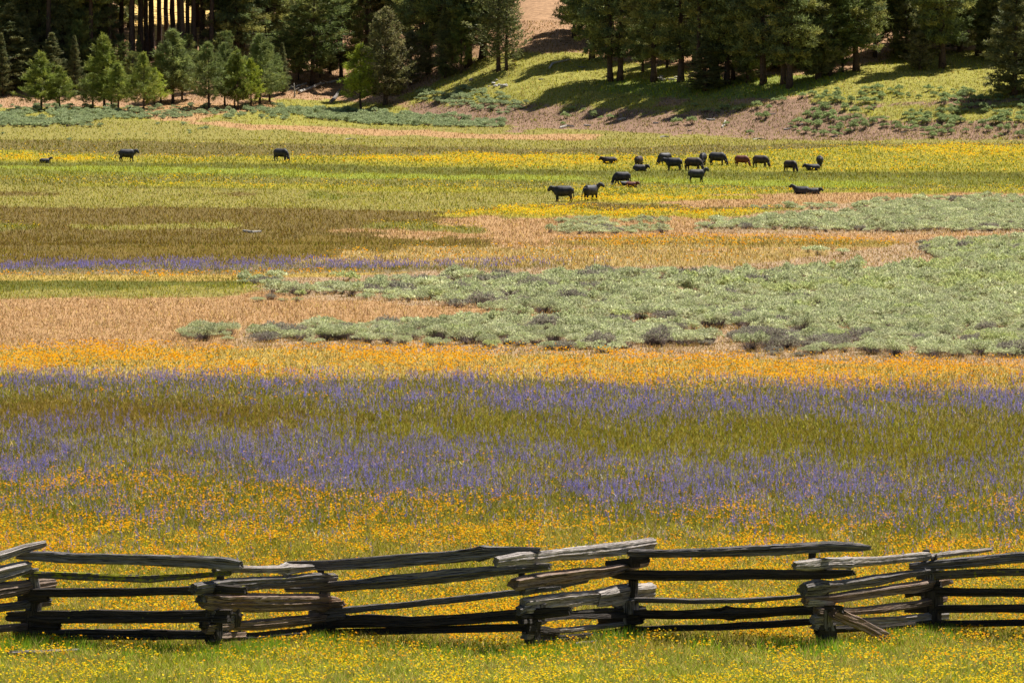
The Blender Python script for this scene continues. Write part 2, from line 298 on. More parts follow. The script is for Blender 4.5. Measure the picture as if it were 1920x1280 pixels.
PATCH = [   # (kind, edge wobble in px, [(x, top row, bottom row)...])
 ('floor', 6, [(-900, -900, 215), (600, -900, 215), (2900, -900, 215)]),
 ('sunlit_gold', 5, [(240, -40, 72), (330, -40, 74), (400, -40, 60)]),
 ('slope', 5, [(760, 175, 215), (800, 160, 245), (900, 110, 245), (1000, 95, 245), (1140, 110, 245), (1280, 130, 160)]),
 ('light', 4, [(-900, 205, 300), (500, 200, 300), (780, 215, 300), (1100, 238, 300), (2900, 262, 300)]),
 ('slope', 4, [(480, 185, 235), (620, 188, 235), (800, 205, 238)]),
 ('slope', 5, [(-900, 203, 225), (400, 203, 225), (640, 196, 225)]),
 ('tan', 3, [(250, 180, 212), (330, 190, 228), (420, 195, 215), (520, 188, 205)]),
 ('soil', 14, [(740, 196, 214), (800, 190, 222), (930, 196, 236), (1000, 200, 241), (1150, 205, 246), (1400, 190, 258), (1600, 182, 264), (2900, 170, 270)]),
 ('lush', 4, [(1130, 150, 172), (1300, 150, 190), (1540, 135, 178), (1700, 130, 158), (1760, 135, 150)]),
 ('slope', 14, [(1540, 160, 195), (1700, 90, 190), (1920, 95, 185), (2900, 95, 185)]),
 ('slope', 14, [(1590, 200, 212), (1700, 196, 232), (1800, 205, 222), (1900, 190, 230), (2900, 190, 230)]),
 ('slope', 12, [(1180, 196, 206), (1260, 196, 214), (1400, 190, 206)]),
 ('tan', 4, [(330, 226, 232), (640, 239, 252), (900, 250, 259), (1150, 254, 262)]),
 ('light', 6, [(-900, 262, 390), (2900, 262, 390)]),
 ('olive', 4, [(-900, 260, 280), (0, 260, 280), (300, 266, 290), (700, 272, 290), (1100, 278, 290), (1500, 268, 284), (2900, 264, 276)]),
 ('sparse', 5, [(-900, 318, 350), (0, 318, 342), (300, 324, 352), (700, 332, 350), (1100, 336, 362), (1500, 340, 364), (2900, 338, 364)]),
 ('green', 4, [(-900, 286, 318), (640, 296, 332), (1100, 300, 340), (1500, 300, 346), (2900, 300, 350)]),
 ('yellow', 4, [(-900, 274, 300), (0, 278, 300), (200, 291, 301), (400, 292, 303), (640, 290, 306), (900, 288, 314), (1300, 288, 316), (1600, 272, 322), (2900, 266, 328)]),
 ('golden', 4, [(620, 296, 300), (800, 290, 303), (1000, 290, 308), (1160, 294, 306), (1250, 300, 302)]),
 ('golden', 5, [(1640, 276, 282), (1750, 272, 290), (2900, 268, 300)]),
 ('golden', 3, [(-900, 288, 298), (0, 288, 298), (110, 289, 299), (180, 296, 300)]),
 ('deep', 3, [(-900, 301, 309), (400, 304, 311), (640, 308, 321), (1000, 316, 326), (1300, 320, 328), (2900, 322, 342)]),
 ('bright', 3, [(0, 309, 313), (250, 309, 321), (450, 312, 323), (640, 322, 332), (900, 325, 334), (1100, 328, 334)]),
 ('bright', 3, [(1180, 330, 336), (1400, 336, 346), (1600, 338, 349), (1700, 342, 346)]),
 ('yellow', 3, [(130, 341, 345), (400, 339, 347), (640, 345, 355), (860, 347, 358), (1000, 349, 356), (1250, 350, 362), (1450, 352, 364), (2900, 350, 364)]),
 ('light', 4, [(-900, 344, 386), (0, 344, 384), (300, 351, 383), (600, 356, 386), (860, 359, 392), (980, 360, 386), (1060, 364, 372)]),
 ('brown', 5, [(-200, 354, 364), (0, 354, 364), (60, 357, 364), (110, 361, 361.5)]),
 ('brown', 5, [(380, 357, 359), (420, 357, 364), (480, 363, 364)]),
 ('green', 3, [(580, 355, 368), (640, 358, 370), (680, 362, 366)]),
 ('brown', 5, [(-900, 384, 462), (300, 384, 462), (640, 389, 462), (860, 393, 425), (950, 384, 404), (1060, 378, 396), (1200, 382, 394), (1420, 384, 391)]),
 ('light', 9, [(120, 415, 422), (220, 417, 428), (340, 416, 426), (440, 418, 423)]),
 ('sparse', 3, [(-200, 414, 430), (0, 414, 430), (60, 417, 426)]),
 ('brown', 10, [(-900, 425, 520), (400, 428, 520), (700, 410, 520)]),
 ('gapbrown', 10, [(-900, 462, 500), (200, 462, 480), (600, 440, 500), (900, 440, 470), (1060, 446, 458)]),
 ('tan', 12, [(640, 431, 433), (740, 424, 440), (830, 412, 446), (900, 402, 446), (1100, 402, 470), (1500, 404, 520), (2900, 400, 530)]),
 ('tan', 3, [(1200, 374, 378), (1290, 362, 384), (1500, 360, 386), (1700, 360, 400), (2900, 360, 400)]),
 ('sparse', 8, [(680, 417, 426), (760, 412, 430), (860, 416, 430), (900, 422, 428)]),
 ('golden', 3, [(1080, 362, 378), (1200, 363, 378), (1300, 363, 371), (1400, 364, 368)]),
 ('golden', 6, [(840, 399, 402), (960, 386, 401), (1060, 388, 404), (1300, 391, 405), (1480, 392, 402), (1570, 394, 398)]),
 ('orange', 3, [(1050, 446, 452), (1200, 440, 464), (1400, 438, 460), (1560, 444, 460), (1700, 450, 459)]),
 ('specks', 11, [(520, 488, 490), (620, 476, 506), (760, 460, 512), (900, 456, 512), (1300, 460, 515), (1600, 465, 505), (1720, 476, 490)]),
 ('camasfar', 8, [(-900, 494, 512), (0, 492, 510), (400, 488, 509), (700, 490, 509), (1000, 492, 505), (1150, 496, 502)]),
 ('mixgold', 3, [(-900, 508, 524), (0, 509, 523), (400, 508, 519), (640, 506, 515), (800, 505, 509)]),
 ('deep', 4, [(-900, 520, 544), (0, 521, 543), (300, 520, 540), (480, 520, 532), (560, 514, 520)]),
 ('light', 5, [(-900, 540, 560), (0, 540, 558), (400, 532, 556), (520, 525, 545), (600, 515, 530)]),
 ('tan', 7, [(-900, 556, 700), (400, 552, 700), (560, 535, 700), (900, 520, 700), (2900, 520, 740)]),
 ('sageland', 5, [(500, 518, 550), (640, 510, 555), (900, 500, 570), (1400, 490, 600), (1800, 440, 600), (2900, 430, 600)]),
 ('sageland', 5, [(470, 605, 640), (700, 598, 645), (960, 585, 660), (1300, 560, 666), (2900, 500, 680)]),
 ('sageland', 5, [(1320, 410, 432), (1500, 390, 434), (1680, 366, 434), (2900, 355, 430)]),
 ('mixgold', 6, [(-900, 642, 705), (0, 643, 702), (500, 646, 706), (1000, 656, 715), (1500, 669, 726), (1920, 682, 732), (2900, 700, 750)]),
 ('camas', 15, [(-900, 694, 745), (0, 692, 742), (400, 697, 748), (640, 698, 790), (1000, 703, 788), (1300, 713, 785), (1600, 720, 785), (1920, 724, 795), (2900, 740, 800)]),
 ('gapbrown', 14, [(-900, 738, 810), (0, 736, 806), (400, 745, 796), (640, 768, 820), (800, 775, 830)]),
 ('gap', 15, [(560, 780, 815), (800, 776, 835), (1100, 782, 850), (1500, 778, 870), (1920, 782, 878), (2900, 790, 880)]),
 ('camas', 18, [(-900, 802, 940), (0, 800, 930), (500, 800, 945), (640, 815, 950), (900, 835, 955), (1100, 850, 965), (1300, 868, 975), (1600, 868, 985), (1920, 876, 990), (2900, 880, 1000)]),
 ('gap', 6, [(200, 838, 844), (270, 828, 862), (340, 840, 850)]),
 ('blend', 14, [(-900, 915, 1010), (0, 905, 1000), (300, 890, 1000), (640, 930, 1020), (1000, 930, 1010), (1300, 950, 1010), (1600, 920, 1020), (2900, 940, 1030)]),
 ('field', 14, [(-900, 965, 1230), (640, 985, 1230), (1000, 975, 1230), (1300, 985, 1230), (1920, 1000, 1230), (2900, 1010, 1230)]),
 ('fence', 12, [(-900, 1075, 1250), (2900, 1070, 1250)]),
 ('front', 10, [(-900, 1190, 1600), (400, 1200, 1600), (1000, 1200, 1600), (2900, 1185, 1600)]),
]
def classify(px, py, dither=None):
    px = np.asarray(px, float); py = np.asarray(py, float)
    out = np.full(px.shape, KI['light'])
    nx = fbm(px / 90., py / 14., 4); ny = fbm(px / 60. + 50, py / 9. + 9, 4)
    g = rng.normal(size=px.shape) if dither else 0; Y0 = py
    for kind, wob, pts in PATCH:
        a = np.array(pts, float)
        X = px + nx * 60; Y = py + ny * wob * 1.1 + g * wob * np.where(Y0 > 640, .75, .4)
        yt = np.interp(X, a[:, 0], a[:, 1]); yb = np.interp(X, a[:, 0], a[:, 2])
        m = (X >= a[0, 0]) & (X <= a[-1, 0]) & (Y > yt) & (Y < yb)
        out[m] = KI[kind]
    return out

# ------------------------------------------------------------------ ground sheet
ys = np.concatenate([np.arange(-80, 45, 5.0), np.arange(45, 110, 1.0), np.arange(110, 220, 1.6), np.arange(220, 500, 2.2),
                     np.arange(500, 640, .8), np.arange(640, 800, 3.0), np.arange(800, 1600, 20.0)])
us = np.concatenate([np.linspace(-1.1, -.2, 16)[:-1], np.linspace(-.2, .2, 330), np.linspace(.2, 1.1, 16)[1:]])
UU, YY = np.meshgrid(us, ys); XX = UU * (YY + 120) ; XX = np.where(YY > 480, UU * YY * (600 / 480.), UU * (YY + 120))
ZZ = T(XX, YY)
px_, py_ = project(XX, np.maximum(YY, 25), ZZ); lift = .16 * F / np.maximum(YY, 45)
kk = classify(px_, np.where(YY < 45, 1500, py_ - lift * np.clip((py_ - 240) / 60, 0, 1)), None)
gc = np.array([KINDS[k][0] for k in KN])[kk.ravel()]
n_r, n_c = UU.shape; idx = np.arange(n_r * n_c).reshape(n_r, n_c)
Fq = np.stack([idx[:-1, :-1].ravel(), idx[:-1, 1:].ravel(), idx[1:, 1:].ravel(), idx[1:, :-1].ravel()], 1)
V = np.stack([XX.ravel(), YY.ravel(), ZZ.ravel()], 1)
tag(link('ground', mesh_np('ground', V, Fq, M_ground, gc, True)), kind='structure')

# ------------------------------------------------------------------ grass and flowers
def scatter(n, x0, x1, y0, y1):
    """random spots on the ground, evenly dense as seen from the hill: finer near, coarser far"""
    px = rng.uniform(x0, x1, n); py = rng.uniform(y0, y1, n)
    if y1 <= 264:
        x, y, z = hit(px, py)
    else:
        d = dmeadow(py); x = ray(px, py)[0] * d; y = d; z = T(x, y)
    s = F / y
    k = classify(px, py - .16 * s * np.clip((py - 240) / 60, 0, 1), True)
    return x, y, z, s, k, px, py
pal = []
for k in KN:
    cs = np.array([c for c, w in KINDS[k][1]]); ws = np.array([w for c, w in KINDS[k][1]], float); pal.append((cs, np.cumsum(ws / ws.sum())))
hts = np.array([KINDS[k][2] for k in KN])
def blades(sc, wpx, keep=None):
    x, y, z, s, k, px, py = sc
    n = len(x); col = np.zeros((n, 3)); r = rng.random(n)
    # neighbouring blades share a colour: patchy choice
    pn = fbm(x * 1.3, y * .5, 3) * .5 + .5; r = np.clip(r * .75 + (pn - .5) * .5 + .125, 0, .999)
    for i in range(len(KN)):
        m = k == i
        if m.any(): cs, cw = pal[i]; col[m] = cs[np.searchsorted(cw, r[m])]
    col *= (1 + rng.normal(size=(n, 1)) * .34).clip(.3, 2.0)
    h = hts[k] * rng.uniform(.35, 1.25, n) * np.clip(1.15 - s / 320., .72, 1.1); w = np.maximum(.006, wpx / s) * rng.uniform(.6, 1.3, n)
    h *= 1 + .5 * fbm(x * .5, y * .25, 2)
    h = np.maximum(h, 2.2 * w)
    yaw = rng.uniform(-1.1, 1.1, n); dx = np.cos(yaw) * w / 2; dy = np.sin(yaw) * w / 2
    lx = rng.normal(size=n) * .42 * h - .05 * h; ly = rng.normal(size=n) * .42 * h
    zb = z - .01; fl = (s > 34) & (rng.random(n) < .72)      # leaf and stem pieces within the sward
    L = rng.uniform(.05, .12, n) * np.clip(1.2 - s / 300, .8, 1.1); fx = rng.normal(size=n) * .6; fy = rng.normal(size=n) * .6
    zb = np.where(fl, z + rng.random(n) ** .7 * np.maximum(h - L * .7, .02), zb)
    lx = np.where(fl, fx * L, lx); ly = np.where(fl, fy * L, ly); h = np.where(fl, L, h + (zb * 0)) 
    V = np.zeros((n, 3, 3))
    V[:, 0] = np.stack([x - dx, y - dy, zb], 1); V[:, 1] = np.stack([x + dx, y + dy, zb], 1)
    V[:, 2] = np.stack([x + lx, y + ly, zb + h], 1)
    return V.reshape(-1, 3), np.repeat(col, 3, 0)
parts = [blades(scatter(170000, -200, 2120, 262, 460), 1.35), blades(scatter(200000, -200, 2120, 455, 720), 1.35),
         blades(scatter(900000, -520, 2440, 715, 1330), 1.35), blades(scatter(90000, -100, 2020, 40, 264), 1.4)]
V = np.concatenate([p[0] for p in parts]); C = np.concatenate([p[1] for p in parts])
n_ = 16000; jj = rng.integers(0, 9, n_); tt = rng.random(n_)
_J = [(-155, 1226), (57, 1206), (400, 1226), (612, 1199), (1000, 1224), (1172, 1194), (1545, 1216), (1748, 1188), (2150, 1212), (2350, 1186)]
_J = np.array(_J, float); q = _J[jj] + (_J[jj + 1] - _J[jj]) * tt[:, None]; q[:, 1] += rng.normal(size=n_) * 6 + 7
near_j = np.minimum(tt, 1 - tt) < .12; den = fbm(q[:, 0] / 40., q[:, 1] / 9., 2); q = q[(den > .05) | near_j]; n_ = len(q)
d_ = dmeadow(q[:, 1]); x_ = ray(q[:, 0], q[:, 1])[0] * d_; z_ = T(x_, d_); hh_ = rng.uniform(.08, .26, n_); w_ = rng.uniform(.010, .018, n_)
Vt = np.stack([np.stack([x_ - w_ / 2, d_, z_], 1), np.stack([x_ + w_ / 2, d_, z_], 1), np.stack([x_ + rng.normal(size=n_) * .08, d_ + rng.normal(size=n_) * .06, z_ + hh_], 1)], 1).reshape(-1, 3)
Ct = np.repeat(np.array([(.20, .36, .02), (.30, .42, .03), (.14, .26, .02), (.55, .45, .15)])[rng.choice(4, n_, p=[.4, .3, .2, .1])], 3, 0)
V = np.concatenate([V, Vt]); C = np.concatenate([C, Ct])
tag(link('grass', mesh_np('grass', V, np.arange(len(V)).reshape(-1, 3), M_grass, C)),
    'green, olive, brown and straw coloured meadow grass growing in bands', 'grass', kind='stuff')
print('blades', len(V) // 3)

def flower_pick(kind, n, y0, y1, x0=-200, x1=2120, spread=1.0):
    sc = scatter(n, x0, x1, y0, y1); k = sc[4]
    dens = np.array([KINDS[q][3].get(kind, 0) for q in KN])[k]
    # flowers stand in drifts
    dr = np.clip(.55 + 1.2 * fbm(sc[0] * .45 + 3, sc[1] * .16 + (7 if kind == 'purple' else 0), 4) + 1.0 * fbm(sc[0] * 2.6 + 3, sc[1] * .9, 2), .22 if kind == 'purple' else .06, 1.6)
    m = rng.random(n) < dens * (dr if spread else 1)
    return [a[m] for a in sc]
def discs(sc, rad, rpx, cols, zk=1.0):
    x, y, z, s, k, px, py = sc; n = len(x)
    r = np.maximum(rad, rpx / s) * rng.uniform(.5, 1.45, n)
    h = hts[k] * rng.uniform(.75, 1.2, n) * zk * np.clip(1.15 - s / 320., .72, 1.1)
    tz = rng.uniform(.1, .85, n); ta = rng.uniform(-2.6, -.5, n)      # heads tip towards the light and the open
    nx = np.sin(tz) * np.cos(ta); ny = np.sin(tz) * np.sin(ta); nz = np.cos(tz)
    N = np.stack([nx, ny, nz], 1); A = np.cross(N, [0.3, 1, .1]); A /= np.linalg.norm(A, axis=1)[:, None]; B = np.cross(N, A)
    c = np.stack([x, y, z + h], 1); V = np.zeros((n, 6, 3)); ph = rng.uniform(0, 6.28, n)
    for i in range(6):
        a = ph + i * math.pi / 3; rr = r * (1 if i % 2 else .8)
        V[:, i] = c + A * (np.cos(a) * rr)[:, None] + B * (np.sin(a) * rr)[:, None] + N * (r * .15 * (i % 2))[:, None]
    b = (np.arange(n) * 6)[:, None]
    Fc = np.concatenate([b + np.array(t) for t in ((0, 1, 2), (0, 2, 3), (0, 3, 5), (3, 4, 5))])
    cols = np.array(cols); cc = cols[rng.integers(0, len(cols), n)] * (1 + rng.normal(size=(n, 1)) * .12).clip(.6, 1.3)
    return V.reshape(-1, 3), Fc, np.repeat(cc, 6, 0)
def join(ps):
    o = 0; Vs = []; Fs = []; Cs = []
    for v, f, c in ps: Vs.append(v); Fs.append(f + o); Cs.append(c); o += len(v)
    return np.concatenate(Vs), np.concatenate(Fs), np.concatenate(Cs)
OC = [(.68, .30, .002), (.64, .25, .002), (.72, .38, .003)]; YC = [(.72, .48, .004), (.72, .41, .003), (.74, .56, .015)]
ps = [discs(flower_pick('orange', 130000, 270, 560), .02, 1.6, OC), discs(flower_pick('orange', 130000, 600, 770), .02, 1.75, OC),
      discs(flower_pick('orange', 310000, 860, 1260, -520, 2440), .017, 1.8, OC),
      discs(flower_pick('yellow', 240000, 262, 440), .02, 1.25, YC), discs(flower_pick('yellow', 228000, 940, 1330, -520, 2440), .014, 1.7, YC)]
v, f, c = join(ps); print('flowers', len(v) // 6)
tag(link('wildflowers', mesh_np('wildflowers', v, f, M_petal, c)), 'orange and yellow wildflowers in drifts across the meadow', 'wildflowers', kind='stuff')
ps = [discs(flower_pick('white', 60000, 440, 560), .02, 1.1, [(.8, .72, .6)])]
v, f, c = join(ps)
tag(link('seed_heads', mesh_np('seed_heads', v, f, M_petal, c)), 'small pale seed heads among the orange flowers', 'wildflowers', kind='stuff')

def spikes(sc, kpx, hh):
    """blue-violet flower spikes: a leaning stem carrying rings of small star flowers"""
    x, y, z, s, k, px, py = sc; n = len(x)
    H = hts[k] * rng.uniform(.8, 1.25, n) + .03; L = hh * rng.uniform(.6, 1.3, n); nb = 12
    lx = rng.normal(size=n) * .05; ly = rng.normal(size=n) * .05
    w = np.maximum(.024, kpx / s)
    Vs = []; Cs = []
    base = np.array([(.20, .165, .50), (.27, .23, .60), (.14, .13, .44), (.34, .28, .58)])[rng.integers(0, 4, n)] * rng.uniform(.75, 1.25, (n, 1))
    for i in range(nb):
        t = i / (nb - 1); a = rng.uniform(0, 6.28, n); rr = w * (1.15 - .75 * t) * rng.uniform(.4, 1.2, n)
        c = np.stack([x + lx * (H + L * t) * 3 * .33 + np.cos(a) * rr * .8, y + ly + np.sin(a) * rr * .8, z + H - L * .25 + L * t], 1)
        d1 = rng.normal(size=(n, 3)); d1 /= np.linalg.norm(d1, axis=1)[:, None]; d2 = rng.normal(size=(n, 3)); d2 /= np.linalg.norm(d2, axis=1)[:, None]
        q = (w * (.72 - .3 * t))[:, None]
        Vs.append(np.stack([c - d1 * q, c + d1 * q * .5 + d2 * q * .7, c + d1 * q * .5 - d2 * q * .7], 1))
        Cs.append(np.repeat((base * (1 + .32 * rng.normal(size=(n, 1))).clip(.6, 1.5))[:, None], 3, 1))
    # stem
    Vs.append(np.stack([np.stack([x - w * .18, y, z], 1), np.stack([x + w * .18, y, z], 1), np.stack([x + lx * H, y + ly, z + H], 1)], 1))
    Cs.append(np.tile(np.array([.16, .2, .05]), (n, 3, 1)))
    V = np.concatenate([v.reshape(-1, 3) for v in Vs]); C = np.concatenate([c.reshape(-1, 3) for c in Cs])
    return V, np.arange(len(V)).reshape(-1, 3), C
ps = [spikes(flower_pick('purple', 42000, 486, 524), 1.2, .14), spikes(flower_pick('purple', 98000, 700, 1080, -520, 2440), 1.9, .15)]
v, f, c = join(ps); print('camas tris', len(f))
tag(link('violet_flowers', mesh_np('violet_flowers', v, f, M_petal, c)), 'blue violet flower spikes standing in broad bands of the meadow', 'wildflowers', kind='stuff')

# ------------------------------------------------------------------ shrubs
def bush_arrays(seed, R=.6, Hh=.55, n=520, leaf=.07, cols=None, twig=.18, twigcol=(.17, .13, .12)):
    r = np.random.default_rng(seed); cols = np.array(cols)
    nl = 13; a = r.uniform(0, 6.28, nl); q = np.sqrt(r.random(nl)) * R * .72
    cen = np.stack([np.cos(a) * q, np.sin(a) * q, Hh * (1 - .55 * (q / R) ** 2) * r.uniform(.6, 1.0, nl)], 1)
    li = r.integers(0, nl, n); d = r.normal(size=(n, 3)); d /= np.linalg.norm(d, axis=1)[:, None]
    d[:, 2] = np.abs(d[:, 2]) * 1.0 - .25
    p = cen[li] + d * (R * .25 * r.uniform(.6, 1.1, n))[:, None]
    p[:, 2] = np.maximum(p[:, 2], .02)
    up = np.array([0, 0, 1.]); dirv = d * .9 + up * .45 + r.normal(size=(n, 3)) * .45; dirv /= np.linalg.norm(dirv, axis=1)[:, None]
    sd_ = np.cross(dirv, r.normal(size=(n, 3))); sd_ /= np.linalg.norm(sd_, axis=1)[:, None]
    L = leaf * r.uniform(.7, 1.6, n); W = leaf * .42 * r.uniform(.6, 1.3, n)
    V = np.stack([p - sd_ * W[:, None], p + sd_ * W[:, None], p + dirv * L[:, None]], 1)
    ci = (li + r.integers(0, 2, n)) % len(cols); C = cols[ci] * r.uniform(.7, 1.3, (n, 1)) * r.uniform(.8, 1.15)
    nt_ = int(n * twig)
    tb = np.zeros((nt_, 3)); ta = r.uniform(0, 6.28, nt_); tb[:, 0] = np.cos(ta) * R * .12; tb[:, 1] = np.sin(ta) * R * .12
    te = cen[r.integers(0, nl, nt_)] + r.normal(size=(nt_, 3)) * R * .16
    te[:, 2] = np.abs(te[:, 2]) * .9; sd2 = np.cross(te - tb, [.2, .5, 1]); sd2 /= np.linalg.norm(sd2, axis=1)[:, None] + 1e-9
    TV = np.stack([tb - sd2 * .012, tb + sd2 * .012, te], 1)
    V = np.concatenate([V, TV]); C = np.concatenate([C, np.tile(twigcol, (nt_, 1))])
    return V.reshape(-1, 3), np.repeat(C, 3, 0)
SG = [(.52, .55, .30), (.45, .50, .24), (.59, .61, .37), (.47, .48, .29)]
SGW = [(.30, .26, .21), (.36, .34, .24), (.25, .21, .19), (.40, .40, .26)]
SGY = [(.44, .48, .19), (.39, .44, .19), (.48, .50, .24)]
SGB = [(.36, .44, .18), (.42, .49, .22), (.30, .37, .15)]
SGF = [(.38, .45, .23), (.43, .48, .27), (.32, .38, .19)]
bm_near = [bush_arrays(100 + i, .62, .46, 1150, .046, SG) for i in range(6)] + [bush_arrays(120 + i, .62, .42, 900, .046, SGW, .6) for i in range(2)] \
    + [bush_arrays(130, .62, .48, 1150, .046, SGY)]
bm_mid = [bush_arrays(200 + i, .62, .46, 420, .085, SG, .1) for i in range(5)] + [bush_arrays(220, .62, .42, 360, .085, SGW, .4)] + [bush_arrays(230, .62, .46, 420, .085, SGY, .1)]
bm_far = [bush_arrays(300 + i, .62, .5, 420, .11, SGF, .12) for i in range(4)]
bm_bank = [bush_arrays(320 + i, .6, .6, 420, .11, SGB, .1) for i in range(4)]
def tri_mesh(name, a, mat): return mesh_np(name, a[0], np.arange(len(a[0])).reshape(-1, 3), mat, a[1])
me_near = [tri_mesh('sagebrush', a, M_sage) for a in bm_near]; me_mid = [tri_mesh('sagebrush', a, M_sage) for a in bm_mid]
me_far = [tri_mesh('sagebrush', a, M_sage) for a in bm_far]; me_bank = [tri_mesh('green_shrub', a, M_sage) for a in bm_bank]

# thickets: (name, spacing in metres, size, [(x, top row, bottom row)])  rows are where the bushes stand
THICK = [
 ('near', 1.0, 1.0, [(470, 634, 640), (500, 622, 641), (700, 616, 646), (900, 606, 654), (1100, 600, 660), (1500, 590, 668), (2080, 590, 676)]),
 ('near', 1.05, 1.05, [(500, 545, 548), (540, 536, 552), (640, 530, 556), (800, 526, 566), (960, 524, 588), (1300, 520, 606), (1700, 508, 596), (2080, 478, 592)]),
 ('mid', 1.15, 1.05, [(1310, 426, 428), (1400, 416, 432), (1550, 408, 434), (1700, 396, 436), (2080, 382, 430)]),
 ('mid', 1.2, 1.05, [(1600, 390, 396), (1680, 376, 402), (1800, 374, 402), (2080, 370, 395)]),
 ('mid', 1.05, 1.0, [(1735, 462, 482), (1790, 456, 500), (2080, 452, 490)]),
 ('mid', 1.15, .95, [(1030, 434, 439), (1080, 426, 440), (1240, 428, 438), (1262, 434, 436)]),
 ('mid', 1.05, .8, [(1045, 414, 419), (1130, 410, 419), (1140, 415, 417)]),
 ('mid', 1.2, .75, [(1165, 414, 418), (1240, 412, 419), (1256, 416, 418)]),
 ('mid', 1.3, .9, [(1470, 386, 393), (1520, 384, 394), (1570, 388, 393)]),
 ('mid', 1.5, .7, [(1410, 389, 393), (1470, 388, 394)]),
 ('near', .9, .8, [(345, 626, 640), (440, 624, 640)]),
 ('near', .95, .85, [(455, 528, 535), (520, 526, 540), (540, 530, 540)]),
 ('far', 1.7, 1.0, [(-220, 196, 214), (60, 198, 216), (250, 200, 216), (420, 200, 216), (545, 198, 210)]),
 ('far', 1.15, 1.1, [(-220, 212, 239), (130, 214, 238), (200, 210, 224), (260, 212, 226)]),
 ('far', 1.25, 1.0, [(260, 214, 224), (330, 216, 224), (360, 216, 220)]),
 ('far', 1.2, 1.15, [(545, 205, 216), (640, 206, 230), (760, 214, 238), (850, 222, 240), (950, 230, 240)]),
 ('far', 1.5, .9, [(420, 218, 225), (540, 205, 226)]),
 ('far', 1.35, 1.2, [(780, 172, 188), (870, 168, 205), (960, 182, 222), (1010, 205, 226)]),
]
spots = []
for kind, sp, size, pts in THICK:
    a = np.array(pts, float); x0, x1 = a[0, 0], a[-1, 0]; y0, y1 = a[:, 1].min(), a[:, 2].max()
    if kind == 'far':
        X0, Y0, _ = hit1((x0 + x1) / 2, y1); d0 = Y0; d1 = Y0 + 75
    else: d0, d1 = float(dmeadow(y1)), float(dmeadow(y0))
    ua, ub = ray(x0, y0)[0], ray(x1, y0)[0]
    gx = np.arange(min(ua * d0, ua * d1), max(ub * d1, ub * d0), sp); gy = np.arange(d0 - 1, d1 + 1, sp * 1.25)
    GX, GY_ = np.meshgrid(gx, gy); GX = GX.ravel() + rng.uniform(-.45, .45, GX.size) * sp; GY_ = GY_.ravel() + rng.uniform(-.6, .6, GY_.size) * sp
    GZ = T(GX, GY_); P, Q = project(GX, GY_, GZ)
    wob = fbm(P / 50., Q / 8., 3) * (y1 - y0) * .10
    m = (P > x0) & (P < x1) & (Q + wob > np.interp(P, a[:, 0], a[:, 1])) & (Q + wob < np.interp(P, a[:, 0], a[:, 2]))
    hole = fbm(GX * .16 + 40, GY_ * .06, 3)
    m &= hole > (-.42 if kind != 'far' else -.35)
    for x, y, z, p, q in zip(GX[m], GY_[m], GZ[m], P[m], Q[m]):
        spots.append((kind, x, y, z, size * rng.uniform(.6, 1.4), p, q))
lone = [(485, 566, .75, 'near'), (507, 562, .6, 'near'), (530, 565, .5, 'near'), (558, 566, .6, 'near'), (1535, 479, 1.25, 'mid'), (1515, 474, .9, 'mid'),
        (1582, 478, .9, 'mid'), (1590, 434, .9, 'mid'), (1612, 433, .9, 'mid'), (1895, 452, .8, 'mid'), (155, 238, 1.0, 'far'), (168, 239, 1.1, 'far'), (188, 238, .9, 'far'),
        (343, 235, .9, 'far'), (356, 247, .7, 'far'), (378, 243, 1.0, 'far'), (386, 243, .8, 'far'), (355, 251, .6, 'far'), (131, 264, .7, 'far'), (5, 252, .6, 'far'),
        (224, 252, .5, 'far'), (274, 252, .5, 'far'), (296, 234, .6, 'far'), (1310, 432, .6, 'mid'), (1875, 428, .9, 'mid')]
for p, q, sz, kd in lone:
    x, y, z = hit1(p, q); spots.append((kd + '!', x, y, z, sz, p, q))
print('sagebrush', len(spots))
def vis(s):
    k, x, y, z, sz, p, q = s; return (1000 if k.endswith('!') else 0) + sz * F / y * (1 if -10 < p < 1930 else .0)
order = sorted(range(len(spots)), key=lambda i: -vis(spots[i]))
single = set(order[:300]); SV = []; SC = []
